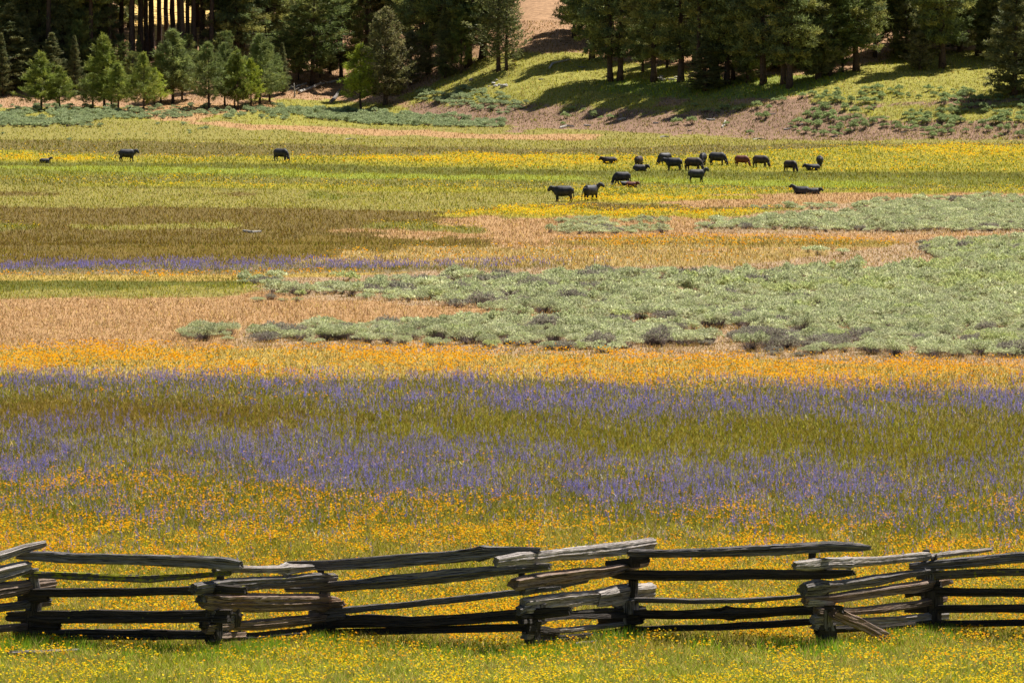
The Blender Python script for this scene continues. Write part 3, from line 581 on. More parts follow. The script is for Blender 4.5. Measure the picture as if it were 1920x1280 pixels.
for i, (kd, x, y, z, sz, p, q) in enumerate(spots):
    k0 = kd.rstrip('!'); w = fbm(x * .22 + 9, y * .22, 3); yl = fbm(x * .3 + 70, y * .12, 2)
    if k0 == 'near': mi = 6 + random.randrange(2) if (w > .42 or random.random() < .08) and not (y > 150 and p > 1500) else (8 if (p > 1350 and q < 560 and yl > .15) or random.random() < .05 else random.randrange(6)); ars, mes = bm_near, me_near
    elif k0 == 'mid': mi = 5 if random.random() < .07 else (6 if p > 1700 and q > 440 and random.random() < .2 else random.randrange(5)); ars, mes = bm_mid, me_mid
    else: mi = random.randrange(4); ars, mes = bm_far, me_far
    rz = random.uniform(0, 6.28); hs = random.uniform(.6, 1.15)
    if i in single:
        o = link('sagebrush', mes[mi], None, (x, y, z - .03)); o.rotation_euler = (0, 0, rz); o.scale = (sz, sz, sz * hs)
        if kd.endswith('!'):
            lab = ('small grey green sagebrush standing alone in the tan grass' if k0 == 'near' else
                   'sagebrush standing apart between the orange flowers and tan grass' if k0 == 'mid' else 'small bluish sagebrush dotted on the meadow edge before the young pines')
            tag(o, lab, 'shrub', {'near': 'lone sagebrush in the tan grass', 'mid': 'lone sagebrush by the orange flowers', 'far': 'lone sagebrush before the young pines'}[k0])
        elif k0 == 'near':
            t = 2 if mi in (6, 7) else 1 if mi == 8 else 0
            pl = ('left tip' if p < 760 else 'left half' if p < 1150 else 'right half' if p < 1540 else 'right end'); rw = 'front edge' if q > 645 else 'front rows' if q > 625 else 'inner rows'
            kd_ = ['grey green', 'yellow green', 'woody purplish grey'][t]; bg_ = 'big' if sz > 1.1 else 'mid sized' if sz > .85 else 'small'
            tag(o, f'{bg_} {kd_} sagebrush, {rw} of the broad thicket, {pl}', 'shrub', f'{bg_} {kd_} sagebrush, {rw}, {pl}')
        else: tag(o, 'grey green sagebrush in the thicket below the cattle', 'shrub', 'sagebrush below the cattle')
    else:
        if k0 == 'near' and y > 150: ars = bm_mid; mi = 5 if mi in (6, 7) else 6 if mi == 8 else mi % 5
        Vb, Cb = ars[mi]; c_, s_ = math.cos(rz), math.sin(rz)
        R = np.array([[c_, s_, 0], [-s_, c_, 0], [0, 0, 1]]); SV.append((Vb @ R) * np.array([sz, sz, sz * hs]) + (x, y, z - .03)); SC.append(Cb)
SV = np.concatenate(SV); SC = np.concatenate(SC)
tag(link('sagebrush_thicket', mesh_np('sagebrush_thicket', SV, np.arange(len(SV)).reshape(-1, 3), M_sage, SC)),
    'grey green sagebrush growing densely in broad bands across the meadow', 'shrubs', kind='stuff')
# shrubs on the earth bank to the right
nb_ = 0; used = []
while nb_ < 295:
    p = random.uniform(1010, 2080) if random.random() < .3 else random.uniform(1440, 2080); q = random.uniform(170, 262)
    top = np.interp(p, [1000, 1150, 1400, 1600, 1920], [200, 205, 190, 160, 150]); bot = np.interp(p, [1000, 1150, 1400, 1600, 1920], [236, 241, 252, 257, 262])
    if q < top + 4 or q > bot: continue
    if any(abs(p - a) < 9 and abs(q - b) < 5 for a, b in used): continue
    if fbm(p / 60., q / 20., 2) < -.25: continue
    used.append((p, q)); x, y, z = hit1(p, q); sz = random.uniform(.6, 1.5)
    o = link('green_shrub', me_bank[random.randrange(4)], None, (x, y, z - .05)); o.rotation_euler = (0, 0, random.uniform(0, 6.28)); o.scale = (sz, sz, sz * random.uniform(.9, 1.3))
    f_ = (q - top) / max(1, bot - top); rw = 'foot' if f_ > .7 else 'middle' if f_ > .35 else 'top'; bg_ = 'large' if sz > 1.2 else 'mid sized' if sz > .9 else 'small'
    pl = 'below the shaded pines' if p < 1350 else 'below the huge dark pine' if p < 1540 else 'left of the sunny gap' if p < 1700 else 'below the single stout pine' if p < 1830 else 'near the right edge'
    tag(o, f'{bg_} green shrub at the {rw} of the earth bank {pl}', 'shrub', f'{bg_} green shrubs, {rw} of the bank, {pl}'); nb_ += 1

# ------------------------------------------------------------------ trees
def tube_arr(pts, rad, seg=8, cap=True, jit=0, r=None):
    pts = np.asarray(pts, float); rad = np.asarray(rad, float)
    if rad.ndim == 1: rad = np.stack([rad, rad], 1)
    n = len(pts); V = []; A = []
    tan = np.gradient(pts, axis=0); tan /= np.linalg.norm(tan, axis=1)[:, None] + 1e-9
    L = np.concatenate([[0], np.cumsum(np.linalg.norm(np.diff(pts, axis=0), axis=1))])
    for i in range(n):
        t = tan[i]; ref = np.array([0, 1., 0]) if abs(t[1]) < .9 else np.array([1., 0, 0])
        a = np.cross(t, ref); a /= np.linalg.norm(a); b = np.cross(a, t)
        for j in range(seg):
            th = 2 * math.pi * j / seg; k = 1 + (r.normal() * jit if r is not None else 0)
            V.append(pts[i] + a * math.cos(th) * rad[i, 0] * k + b * math.sin(th) * rad[i, 1] * k); A.append((L[i], j / seg, 0))
    Fc = [(i * seg + j, i * seg + (j + 1) % seg, (i + 1) * seg + (j + 1) % seg, (i + 1) * seg + j) for i in range(n - 1) for j in range(seg)]
    if cap:
        c0 = len(V); V.append(pts[0]); A.append((0, 0, 0)); V.append(pts[-1]); A.append((L[-1], 0, 0))
        for j in range(0, seg):
            Fc.append((c0, (j + 1) % seg, j, c0)); Fc.append((c0 + 1, (n - 1) * seg + j, (n - 1) * seg + (j + 1) % seg, c0 + 1))
    return np.array(V), Fc, np.array(A)
def poly_mesh(name, chunks, mat, smooth=True):
    V = []; Fc = []; A = []; o = 0
    for v, f, a in chunks:
        V.append(v); A.append(a); Fc += [tuple(dict.fromkeys(i + o for i in q)) for q in f]; o += len(v)
    me = bpy.data.meshes.new(name); me.from_pydata(np.concatenate(V).tolist(), [], Fc); me.update()
    ca = me.color_attributes.new('Col', 'FLOAT_COLOR', 'POINT'); A = np.concatenate(A); c4 = np.ones((len(A), 4), np.float32); c4[:, :3] = A
    ca.data.foreach_set('color', c4.ravel())
    if smooth: me.polygons.foreach_set('use_smooth', np.ones(len(me.polygons), bool))
    me.materials.append(mat); return me
def make_tree(seed, H, R, cb, shape='cone', tr=.2, nbr=90, tufts=11, tl=.42, tw=.10, ntri=6, droop=0.0, cols=None, lean=0.0, dead=0):
    """returns (trunk mesh, crown mesh). cb: crown base height; limbs in rough whorls carry tufts of needles"""
    r = np.random.default_rng(seed); ch = []
    zs = np.linspace(-.5, H, 14); bx = np.cumsum(r.normal(size=14)) * .03 * H / 14 + lean * zs; by = np.cumsum(r.normal(size=14)) * .03 * H / 14
    rad = tr * (1 - .93 * np.clip(zs / H, 0, 1)) ; rad[0] *= 1.5; rad[1] *= 1.05
    ch.append(tube_arr(np.stack([bx, by, zs], 1), rad, 9, True, .06, r))
    P = []; D = []; S = []; cols = np.array(cols)
    for i in range(nbr):
        t = (i + r.random()) / nbr; zb = cb + (H * .985 - cb) * t
        if shape == 'young': prof = (1 - t) ** .72 * (.72 + .28 * min(1, t / .15))
        elif shape == 'cone': prof = (1 - t) ** .85 * (.55 + .45 * min(1, t / .12)) 
        elif shape == 'round': prof = math.sqrt(max(0, 1 - (2 * t - .9) ** 2 / 1.35)) * (.75 + .25 * (1 - t))
        else: prof = (1 - t) ** .6 * (.6 + .4 * min(1, t / .2))
        if r.random() < .10: prof *= .45
        L = max(.25, R * prof * r.uniform(.62, 1.18)); az = i * 2.39996 + r.normal() * .5
        x0 = np.interp(zb, zs, bx); y0 = np.interp(zb, zs, by); up = .35 * t + .12 - droop * (1 - t) + r.normal() * .08
        n = 5; s = np.linspace(0, 1, n)
        pts = np.stack([x0 + np.cos(az) * L * s, y0 + np.sin(az) * L * s, zb + L * (up * s + (.25 - droop * .5) * s * s)], 1)
        pts[1:] += r.normal(size=(n - 1, 3)) * L * .035
        rb = max(.012, .09 * tr * (1.4 - t) + L * .006)
        ch.append(tube_arr(pts, np.linspace(rb, rb * .3, n), 4, False))
        nt_ = max(3, int(tufts * (.35 + .65 * L / R)))
        sp = r.uniform(.28, 1.03, nt_) ** .8
        base = np.stack([np.interp(sp, s, pts[:, k]) for k in range(3)], 1)
        side = np.array([-math.sin(az), math.cos(az), 0]); off = r.normal(size=nt_) * L * .17 * (1.15 - sp * .5)
        base += side * off[:, None] + np.array([0, 0, 1.]) * (r.normal(size=nt_) * .10 * max(1, L * .35))[:, None]
        P.append(base); D.append(np.tile([math.cos(az) * .5, math.sin(az) * .5, .45], (nt_, 1))); S.append(np.full(nt_, r.integers(0, len(cols))))
    if dead:
        for i in range(dead):
            zb = r.uniform(.12 * cb, cb); az = r.uniform(0, 6.28); L = r.uniform(.6, 2.2)
            s = np.linspace(0, 1, 4); pts = np.stack([np.cos(az) * L * s, np.sin(az) * L * s, zb - L * .15 * s + r.normal() * .05], 1)
            pts[:, 0] += np.interp(zb, zs, bx); pts[:, 1] += np.interp(zb, zs, by)
            ch.append(tube_arr(pts, np.linspace(.045, .012, 4), 4, False))
    P = np.concatenate(P); D = np.concatenate(D); S = np.concatenate(S); m = len(P)
    P = np.repeat(P, ntri, 0); D = np.repeat(D, ntri, 0); S = np.repeat(S, ntri); N = len(P)
    P = P + r.normal(size=(N, 3)) * tl * .25
    d = D + r.normal(size=(N, 3)) * .75; d /= np.linalg.norm(d, axis=1)[:, None]
    sd_ = np.cross(d, r.normal(size=(N, 3))); sd_ /= np.linalg.norm(sd_, axis=1)[:, None]
    L = tl * r.uniform(.6, 1.3, N); W = tw * r.uniform(.6, 1.3, N)
    V = np.stack([P - sd_ * W[:, None], P + sd_ * W[:, None], P + d * L[:, None]], 1).reshape(-1, 3)
    C = np.repeat(cols[S] * r.uniform(.75, 1.3, (N, 1)), 3, 0)
    crown = mesh_np('crown', V, np.arange(len(V)).reshape(-1, 3), M_needle, C)
    return poly_mesh('trunk', ch, M_bark), crown
YG = [(.23, .28, .05), (.30, .33, .06), (.18, .22, .045)]; YB = [(.32, .38, .05), (.40, .44, .05), (.25, .31, .04)]
YS = [(.21, .26, .08), (.27, .31, .09), (.17, .21, .065)]
DG = [(.18, .22, .075), (.25, .275, .08), (.14, .175, .07), (.33, .32, .09)]; OG = [(.21, .20, .075), (.17, .17, .065), (.24, .21, .10)]
FG = [(.18, .19, .075), (.23, .225, .085), (.13, .15, .06)]
TV = {
 'young': [make_tree(i, 9, 3.1, 1.35, 'young', .16, 92, 13, .40, .038, 13, 0, c) for i, c in ((1, YG), (2, YG), (3, YS), (4, YB), (5, YG), (6, YS))],
 'juniper': [make_tree(11, 14, 4.0, .9, 'oval', .3, 200, 14, .40, .085, 6, -.12, OG), make_tree(12, 14, 4.2, .8, 'oval', .3, 190, 14, .40, .085, 6, -.1, OG)],
 'open': [make_tree(15, 17, 4.6, 1.6, 'oval', .28, 130, 12, .40, .08, 6, .02, [(.16, .18, .06), (.21, .215, .08)], dead=14), make_tree(16, 17, 4.2, 1.8, 'oval', .26, 120, 12, .4, .08, 6, .02, [(.16, .18, .06), (.21, .215, .08)], dead=12)],
 'low': [make_tree(20 + i, 30, 6.4, 4.4, 'oval', .52, 230, 22, .62, .085, 9, .30, DG, dead=16) for i in range(4)],
 'bare': [make_tree(30 + i, 30, 4.6, 11.5, 'oval', .46, 130, 16, .6, .09, 9, .1, DG, dead=22) for i in range(3)],
 'fir': [make_tree(40 + i, 25, 5.0, .8, 'cone', .4, 260, 18, .52, .08, 9, .18, FG) for i in range(3)],
 'medium': [make_tree(50 + i, 19, 4.6, 2.2, 'round', .32, 140, 16, .5, .07, 10, .02, [(.18, .22, .06), (.25, .26, .07), (.13, .17, .05)], dead=8) for i in range(3)],
}
TH = {'young': 9, 'juniper': 14, 'open': 17, 'low': 30, 'bare': 30, 'fir': 25, 'medium': 19}
TR_ = {'young': 2.7, 'juniper': 4.1, 'open': 4.4, 'low': 6.2, 'bare': 4.6, 'fir': 5.0, 'medium': 4.6}
def where(px):
    for lim, t in [(60, 'at the left edge'), (150, 'behind the leftmost young pines'), (250, 'behind the second clump of young pines'), (360, 'behind the third clump of young pines'),
                   (520, 'behind the fourth clump of young pines'), (650, 'above the gully of fallen wood'), (800, 'behind the tall olive juniper'), (1000, 'beside the sunny slope'),
                   (1140, 'left of the tall right group'), (1280, 'behind the pale stones'), (1420, 'above the shaded bank'), (1560, 'behind the huge dark pine'),
                   (1700, 'left of the sunny gap'), (1840, 'behind the single stout pine'), (9999, 'near the right edge')]:
        if px < lim: return t
def plant(kind, px, py, top=None, width=None, v=None, sc=1.0, label='', group=None, sw=None):
    x, y, z = hit1(px, py); s = F / y
    if top is not None:
        sc = (py - top) / s / TH[kind]
    sx = sc if width is None else (width / 2 / s) / (TR_[kind] * 1.05)
    v = random.randrange(len(TV[kind])) if v is None else v
    if group and 'young' not in group: label += ' ' + where(px); group += ' ' + where(px)
    root = empty('pine_tree' if kind != 'juniper' else 'juniper_tree', (x, y, z), random.uniform(0, 6.28), (sx, sx, sc))
    tag(root, label, 'tree', group)
    tm, cm = TV[kind][v]; link('trunk', tm, root); link('crown', cm, root); return root
young = [(78, 208, 100, 84, 0, 'young pine standing furthest left in front of the dark forest'),
 (112, 206, 126, 58, 4, 'short young pine just right of the leftmost young pine'),
 (174, 203, 138, 66, 2, 'small young pine at the left of the second clump'),
 (196, 205, 68, 84, 0, 'tallest pointed young pine of the second clump from the left'),
 (209, 203, 104, 66, 4, 'young pine pressed against the tall pointed one of the second clump'),
 (222, 208, 120, 62, 1, 'bright rounded young pine at the right of the second clump'),
 (270, 210, 102, 60, 4, 'narrow young pine at the front left of the third clump'),
 (290, 202, 130, 56, 3, 'short yellow green young pine low in the third clump'),
 (324, 194, 58, 94, 2, 'tall broad blue green young pine topping the third clump'),
 (342, 190, 92, 66, 5, 'young pine on the right edge of the third clump'),
 (302, 194, 100, 66, 4, 'young pine in the middle of the third clump'),
 (392, 207, 82, 78, 2, 'blue green young pine standing left of the fourth clump'),
 (421, 198, 82, 60, 5, 'slim young pine behind the dark one of the fourth clump'),
 (440, 206, 102, 50, 0, 'dark green young pine with two stems in the fourth clump'),
 (446, 207, 96, 56, 1, 'young pine leaning on the dark two stemmed one of the fourth clump'),
 (471, 203, 112, 52, 3, 'bright young pine at the right of the dark two stemmed one'),
 (487, 199, 66, 80, 5, 'tall blue green young pine on the right of the fourth clump'),
 (506, 192, 84, 66, 2, 'loose young pine ending the row towards the gully'),
 (676, 206, 86, 84, 3, 'bright yellow green young pine standing alone by the gully')]
for p, q, t, w, v, lab in young: plant('young', p, q, t, w * 1.12, v, label=lab, group='young pines along the meadow edge')
plant('juniper', 722, 197, 16, 124, 0, label='tall olive juniper behind the lone bright young pine')
plant('juniper', 770, 160, 60, 90, 1, label='smaller olive juniper right of the tall olive one')
plant('open', 936, 134, -70, 140, 0, label='thin crowned pine with open branches on the sunny slope')
plant('open', 950, 131, -40, 110, 1, label='second thin crowned pine right behind the open one on the slope')
plant('fir', 20, 168, 8, 150, 0, label='shadowy fir with drooping branches at the left edge')
plant('fir', 100, 172, 62, 84, 1, label='drooping fir right behind the leftmost young pine')
plant('medium', 585, 160, -30, 150, 0, label='bushy dark pine above the gully with fallen wood')
plant('medium', 525, 158, 60, 90, 1, label='brownish leafless looking pine between the young row and gully')
plant('medium', 640, 150, -60, 120, 2, label='dark pine between the gully and the tall juniper')
for p, q in [(-60, 150), (-10, 140), (35, 146), (75, 140), (118, 146), (152, 142), (188, 134), (-30, 120), (60, 115), (105, 118), (165, 112), (420, 126), (445, 128)]:
    plant(random.choice(['low', 'low', 'fir']), p, q, sc=random.uniform(.6, 1.0), label='dense dark conifer', group='dense conifers')
for p, q in [(-70, 178), (-20, 172), (4, 180), (50, 166), (140, 176), (150, 160), (232, 168), (250, 176), (366, 172), (380, 160), (352, 150), (420, 170), (530, 176), (560, 150), (505, 166), (600, 146), (620, 138), (690, 168), (742, 178), (706, 150), (800, 140), (835, 146), (864, 138), (260, 150), (180, 158)]:
    plant(random.choice(['medium', 'fir', 'medium']), p, q, sc=random.uniform(.28, .55), label='small dark understory conifer', group='understory conifers')
for p, q in [(1205, 136), (1250, 128), (1345, 150), (1400, 156), (1425, 148), (1535, 146), (1580, 136), (1700, 112), (1850, 108)]:
    plant(random.choice(['medium', 'fir', 'medium']), p, q, sc=random.uniform(.35, .7), label='bushy understory conifer added for shade', group='bushy understory conifers added for shade')  # small conifers added to deepen the shade under the right group
G1 = 'bare trunked pines'; L1 = 'tall dark pine with a bare trunk'
for p, q in [(8, 128), (55, 132), (96, 150), (128, 140), (150, 128), (168, 150), (205, 138), (228, 120), (245, 142), (266, 128), (336, 120), (343, 140), (364, 132),
             (380, 118), (398, 134), (412, 116), (286, 112), (250, 118), (262, 108), (275, 122), (300, 104), (326, 110), (350, 122), (312, 98), (-40, 150), (-90, 130)]:
    plant('bare', p, q, sc=random.uniform(.9, 1.15), label=L1, group=G1)
L2 = 'dense dark pine on the slope'; G2 = 'dense dark pines'
for p, q in [(455, 118), (505, 112), (560, 96), (615, 104), (690, 120), (745, 118), (795, 120), (832, 130), (850, 112), (880, 124), (905, 108)]:
    plant(random.choice(['low', 'bare', 'low']), p, q, sc=random.uniform(.8, 1.05), label=L2, group=G2)
L3 = 'far dark pine high on the hillside'; G3 = 'far hillside pines'
for p in range(-60, 960, 30):
    if 278 < p < 332: continue
    plant(random.choice(['low', 'fir', 'low']), p + random.uniform(-14, 14), random.uniform(30, 84), sc=random.uniform(.75, 1.0), label=L3, group=G3)
big = [(1145, 153, 'low', 0, 'large dark pine at the left of the tall group above the bank'), (1163, 152, 'bare', 1, 'reddish trunked pine close behind the leftmost large pine'),
 (1225, 153, 'low', 1, 'thick straight pine left of the pale stones'), (1275, 154, 'low', 2, 'thick pine right of the pale stones'),
 (1312, 160, 'bare', 0, 'leaning trunk pine right of the pale stones pair'), (1480, 166, 'low', 3, 'huge dark pine standing closest to the bank edge'),
 (1468, 158, 'bare', 2, 'second trunk close beside the huge dark pine'), (1606, 134, 'low', 1, 'dark pine left of the sunny gap'),
 (1765, 128, 'low', 2, 'single pine with a short stout trunk in the sunny gap')]
for p, q, k, v, lab in big: plant(k, p, q, sc=random.uniform(.80, .9), v=v, label=lab)
plant('fir', 1322, 170, 78, 100, 2, label='small dense conifer in shade on the bank edge')
plant('medium', 1375, 150, 10, 120, 1, label='bushy pine behind the shaded bank edge')
plant('medium', 1555, 142, -40, 150, 0, label='bright bushy pine whose branches touch the ground')
plant('juniper', 1725, 132, 60, 84, 1, label='sparse olive shrub tree left of the single stout pine')
plant('fir', 1902, 178, -60, 150, 0, label='drooping conifer reaching the ground at the right edge')
plant('fir', 1985, 170, -90, 170, 1, label='conifer just beyond the right edge')
L4 = 'shaded dark pine in the second row'; G4 = 'second row pines'  # those nearest the bank edge added to cast shade over it
for p, q in [(1110, 112), (1200, 98), (1250, 112), (1300, 120), (1340, 108), (1345, 150), (1362, 158), (1405, 156), (1400, 128), (1432, 158), (1535, 148), (1425, 110), (1450, 130), (1510, 122), (1535, 104), (1575, 112),
             (1640, 108), (1680, 100), (1725, 92), (1800, 96), (1835, 104), (1870, 112), (1940, 110), (2010, 120)]:
    plant(random.choice(['low', 'medium', 'low', 'fir']), p, q, sc=random.uniform(.72, .92), label=L4, group=G4)
L5 = 'far pine high on the slope'; G5 = 'far pines on the right slope'
for p in range(1075, 2100, 30):
    plant(random.choice(['low', 'fir', 'medium']), p + random.uniform(-14, 14), random.uniform(30, 78), sc=random.uniform(.8, 1.05), label=L5, group=G5)

# ------------------------------------------------------------------ split rail fence
JN = [(-155, 1226), (57, 1206), (400, 1226), (612, 1199), (1000, 1224), (1172, 1194), (1545, 1216), (1748, 1188), (2150, 1212), (2350, 1186)]
JP = [hit1(*j) for j in JN]
def on_panel(k, px, py):
    (x0, y0, _), (x1, y1, _) = JP[k], JP[k + 1]
    u, s = ray(px, py); dx, dy = x1 - x0, y1 - y0
    t = (u * y0 - x0) / (dx - u * dy); X, Y = x0 + t * dx, y0 + t * dy
    return np.array([X, Y, HC + float(s) * Y])
def rail_mesh(name, P, th, seed, mat, roll=0.0, taper=(1, 1), sag=0.0, knots=(), wedge=.5, depth=1.15, rough=1.0):
    """P: list of 3D points along the rail, th: heights in metres at those points"""
    r = np.random.default_rng(seed); P = np.array(P); L = np.concatenate([[0], np.cumsum(np.linalg.norm(np.diff(P, axis=0), axis=1))]); tot = L[-1]
    n = max(14, int(tot / .09)); seg = 30; s = np.linspace(0, tot, n)
    C = np.stack([np.interp(s, L, P[:, k]) for k in range(3)], 1); hh = np.interp(s, L, th) / 2
    wz = np.interp(s, np.linspace(0, tot, 9), r.normal(size=9)) * .004 * rough
    C[:, 2] += wz; hh *= 1 + np.interp(s, np.linspace(0, tot, 11), r.normal(size=11)) * .045 * rough
    ax = (P[-1] - P[0]); ax /= np.linalg.norm(ax); side = np.cross(ax, [0, 0, 1.]); side /= np.linalg.norm(side)   # points towards the camera side
    up = np.cross(side, ax)
    # irregular split cross-section
    ang = np.arange(seg) / seg * 2 * math.pi
    sec = 1 / np.maximum(np.abs(np.cos(ang)) ** 1, np.abs(np.sin(ang))) ; sec = 1 + (sec - 1) * .92
    sec *= 1 + .16 * r.normal(size=4)[((ang + .4) / (math.pi / 2)).astype(int) % 4]
    V = []; A = []; tw = roll + np.interp(s, [0, tot], r.normal(size=2) * .10)
    gro = r.normal(size=seg)
    for i in range(n):
        e = min(s[i], tot - s[i]); ek = 1 if e > .05 else (.80 + .2 * e / .05)
        for j in range(seg):
            a = ang[j]; rr = hh[i] * sec[j] * (1 - .08 * (1 - ek) / .2)
            g = .07 * gro[j] + .13 * (float(vnoise(s[i] * 2.2 + seed * 3.1, j * .9 + seed)) - .5) + (.022 * r.normal() + .05 * (float(vnoise(s[i] * .9 + seed, j * 1.7)) - .5)) * rough
            rr *= 1 + g
            y_ = math.cos(a) * rr * depth; z_ = math.sin(a) * rr
            if z_ > 0: y_ *= 1 - wedge * z_ / max(hh[i], .01) * .6
            c_, s_ = math.cos(tw[i]), math.sin(tw[i]); y2 = y_ * c_ - z_ * s_; z2 = y_ * s_ + z_ * c_
            ends = 0
            if i == 0: ends = -abs(r.normal()) * .02
            if i == n - 1: ends = abs(r.normal()) * .02
            V.append(C[i] + side * y2 + up * z2 + ax * ends); A.append((s[i] + seed * 1.7, j / seg, z_ / hh[i]))
    for kx, kr in knots:
        for q in range(len(V)):
            dd = (A[q][0] - seed * 1.7 - kx * tot) / .07
            V[q] = V[q] + (V[q] - C[q // seg]) * kr * math.exp(-dd * dd)
    Fc = [(i * seg + j, i * seg + (j + 1) % seg, (i + 1) * seg + (j + 1) % seg, (i + 1) * seg + j) for i in range(n - 1) for j in range(seg)]
    c0 = len(V); V.append(C[0]); A.append((0, 0, 0)); V.append(C[-1]); A.append((0, 0, 0))
    for j in range(seg):
        Fc.append((c0, (j + 1) % seg, j)); Fc.append((c0 + 1, (n - 1) * seg + j, (n - 1) * seg + (j + 1) % seg))
    V = np.array(V); A = np.array(A)
    me = bpy.data.meshes.new(name); me.from_pydata(V.tolist(), [], Fc); me.update()
    ca = me.color_attributes.new('Col', 'FLOAT_COLOR', 'POINT'); c4 = np.ones((len(A), 4), np.float32); c4[:, :3] = A; ca.data.foreach_set('color', c4.ravel())
    me.materials.append(mat); return me
fence = empty('split_rail_fence', JP[4]); FO = Vector(JP[4])
tag(fence, 'weathered zigzag fence of stacked split rails crossing the front meadow', 'fence')
W, PA, BN, DA, MO = M_wood, M_wood_pale, M_wood_brown, M_wood_dark, M_wood_moss
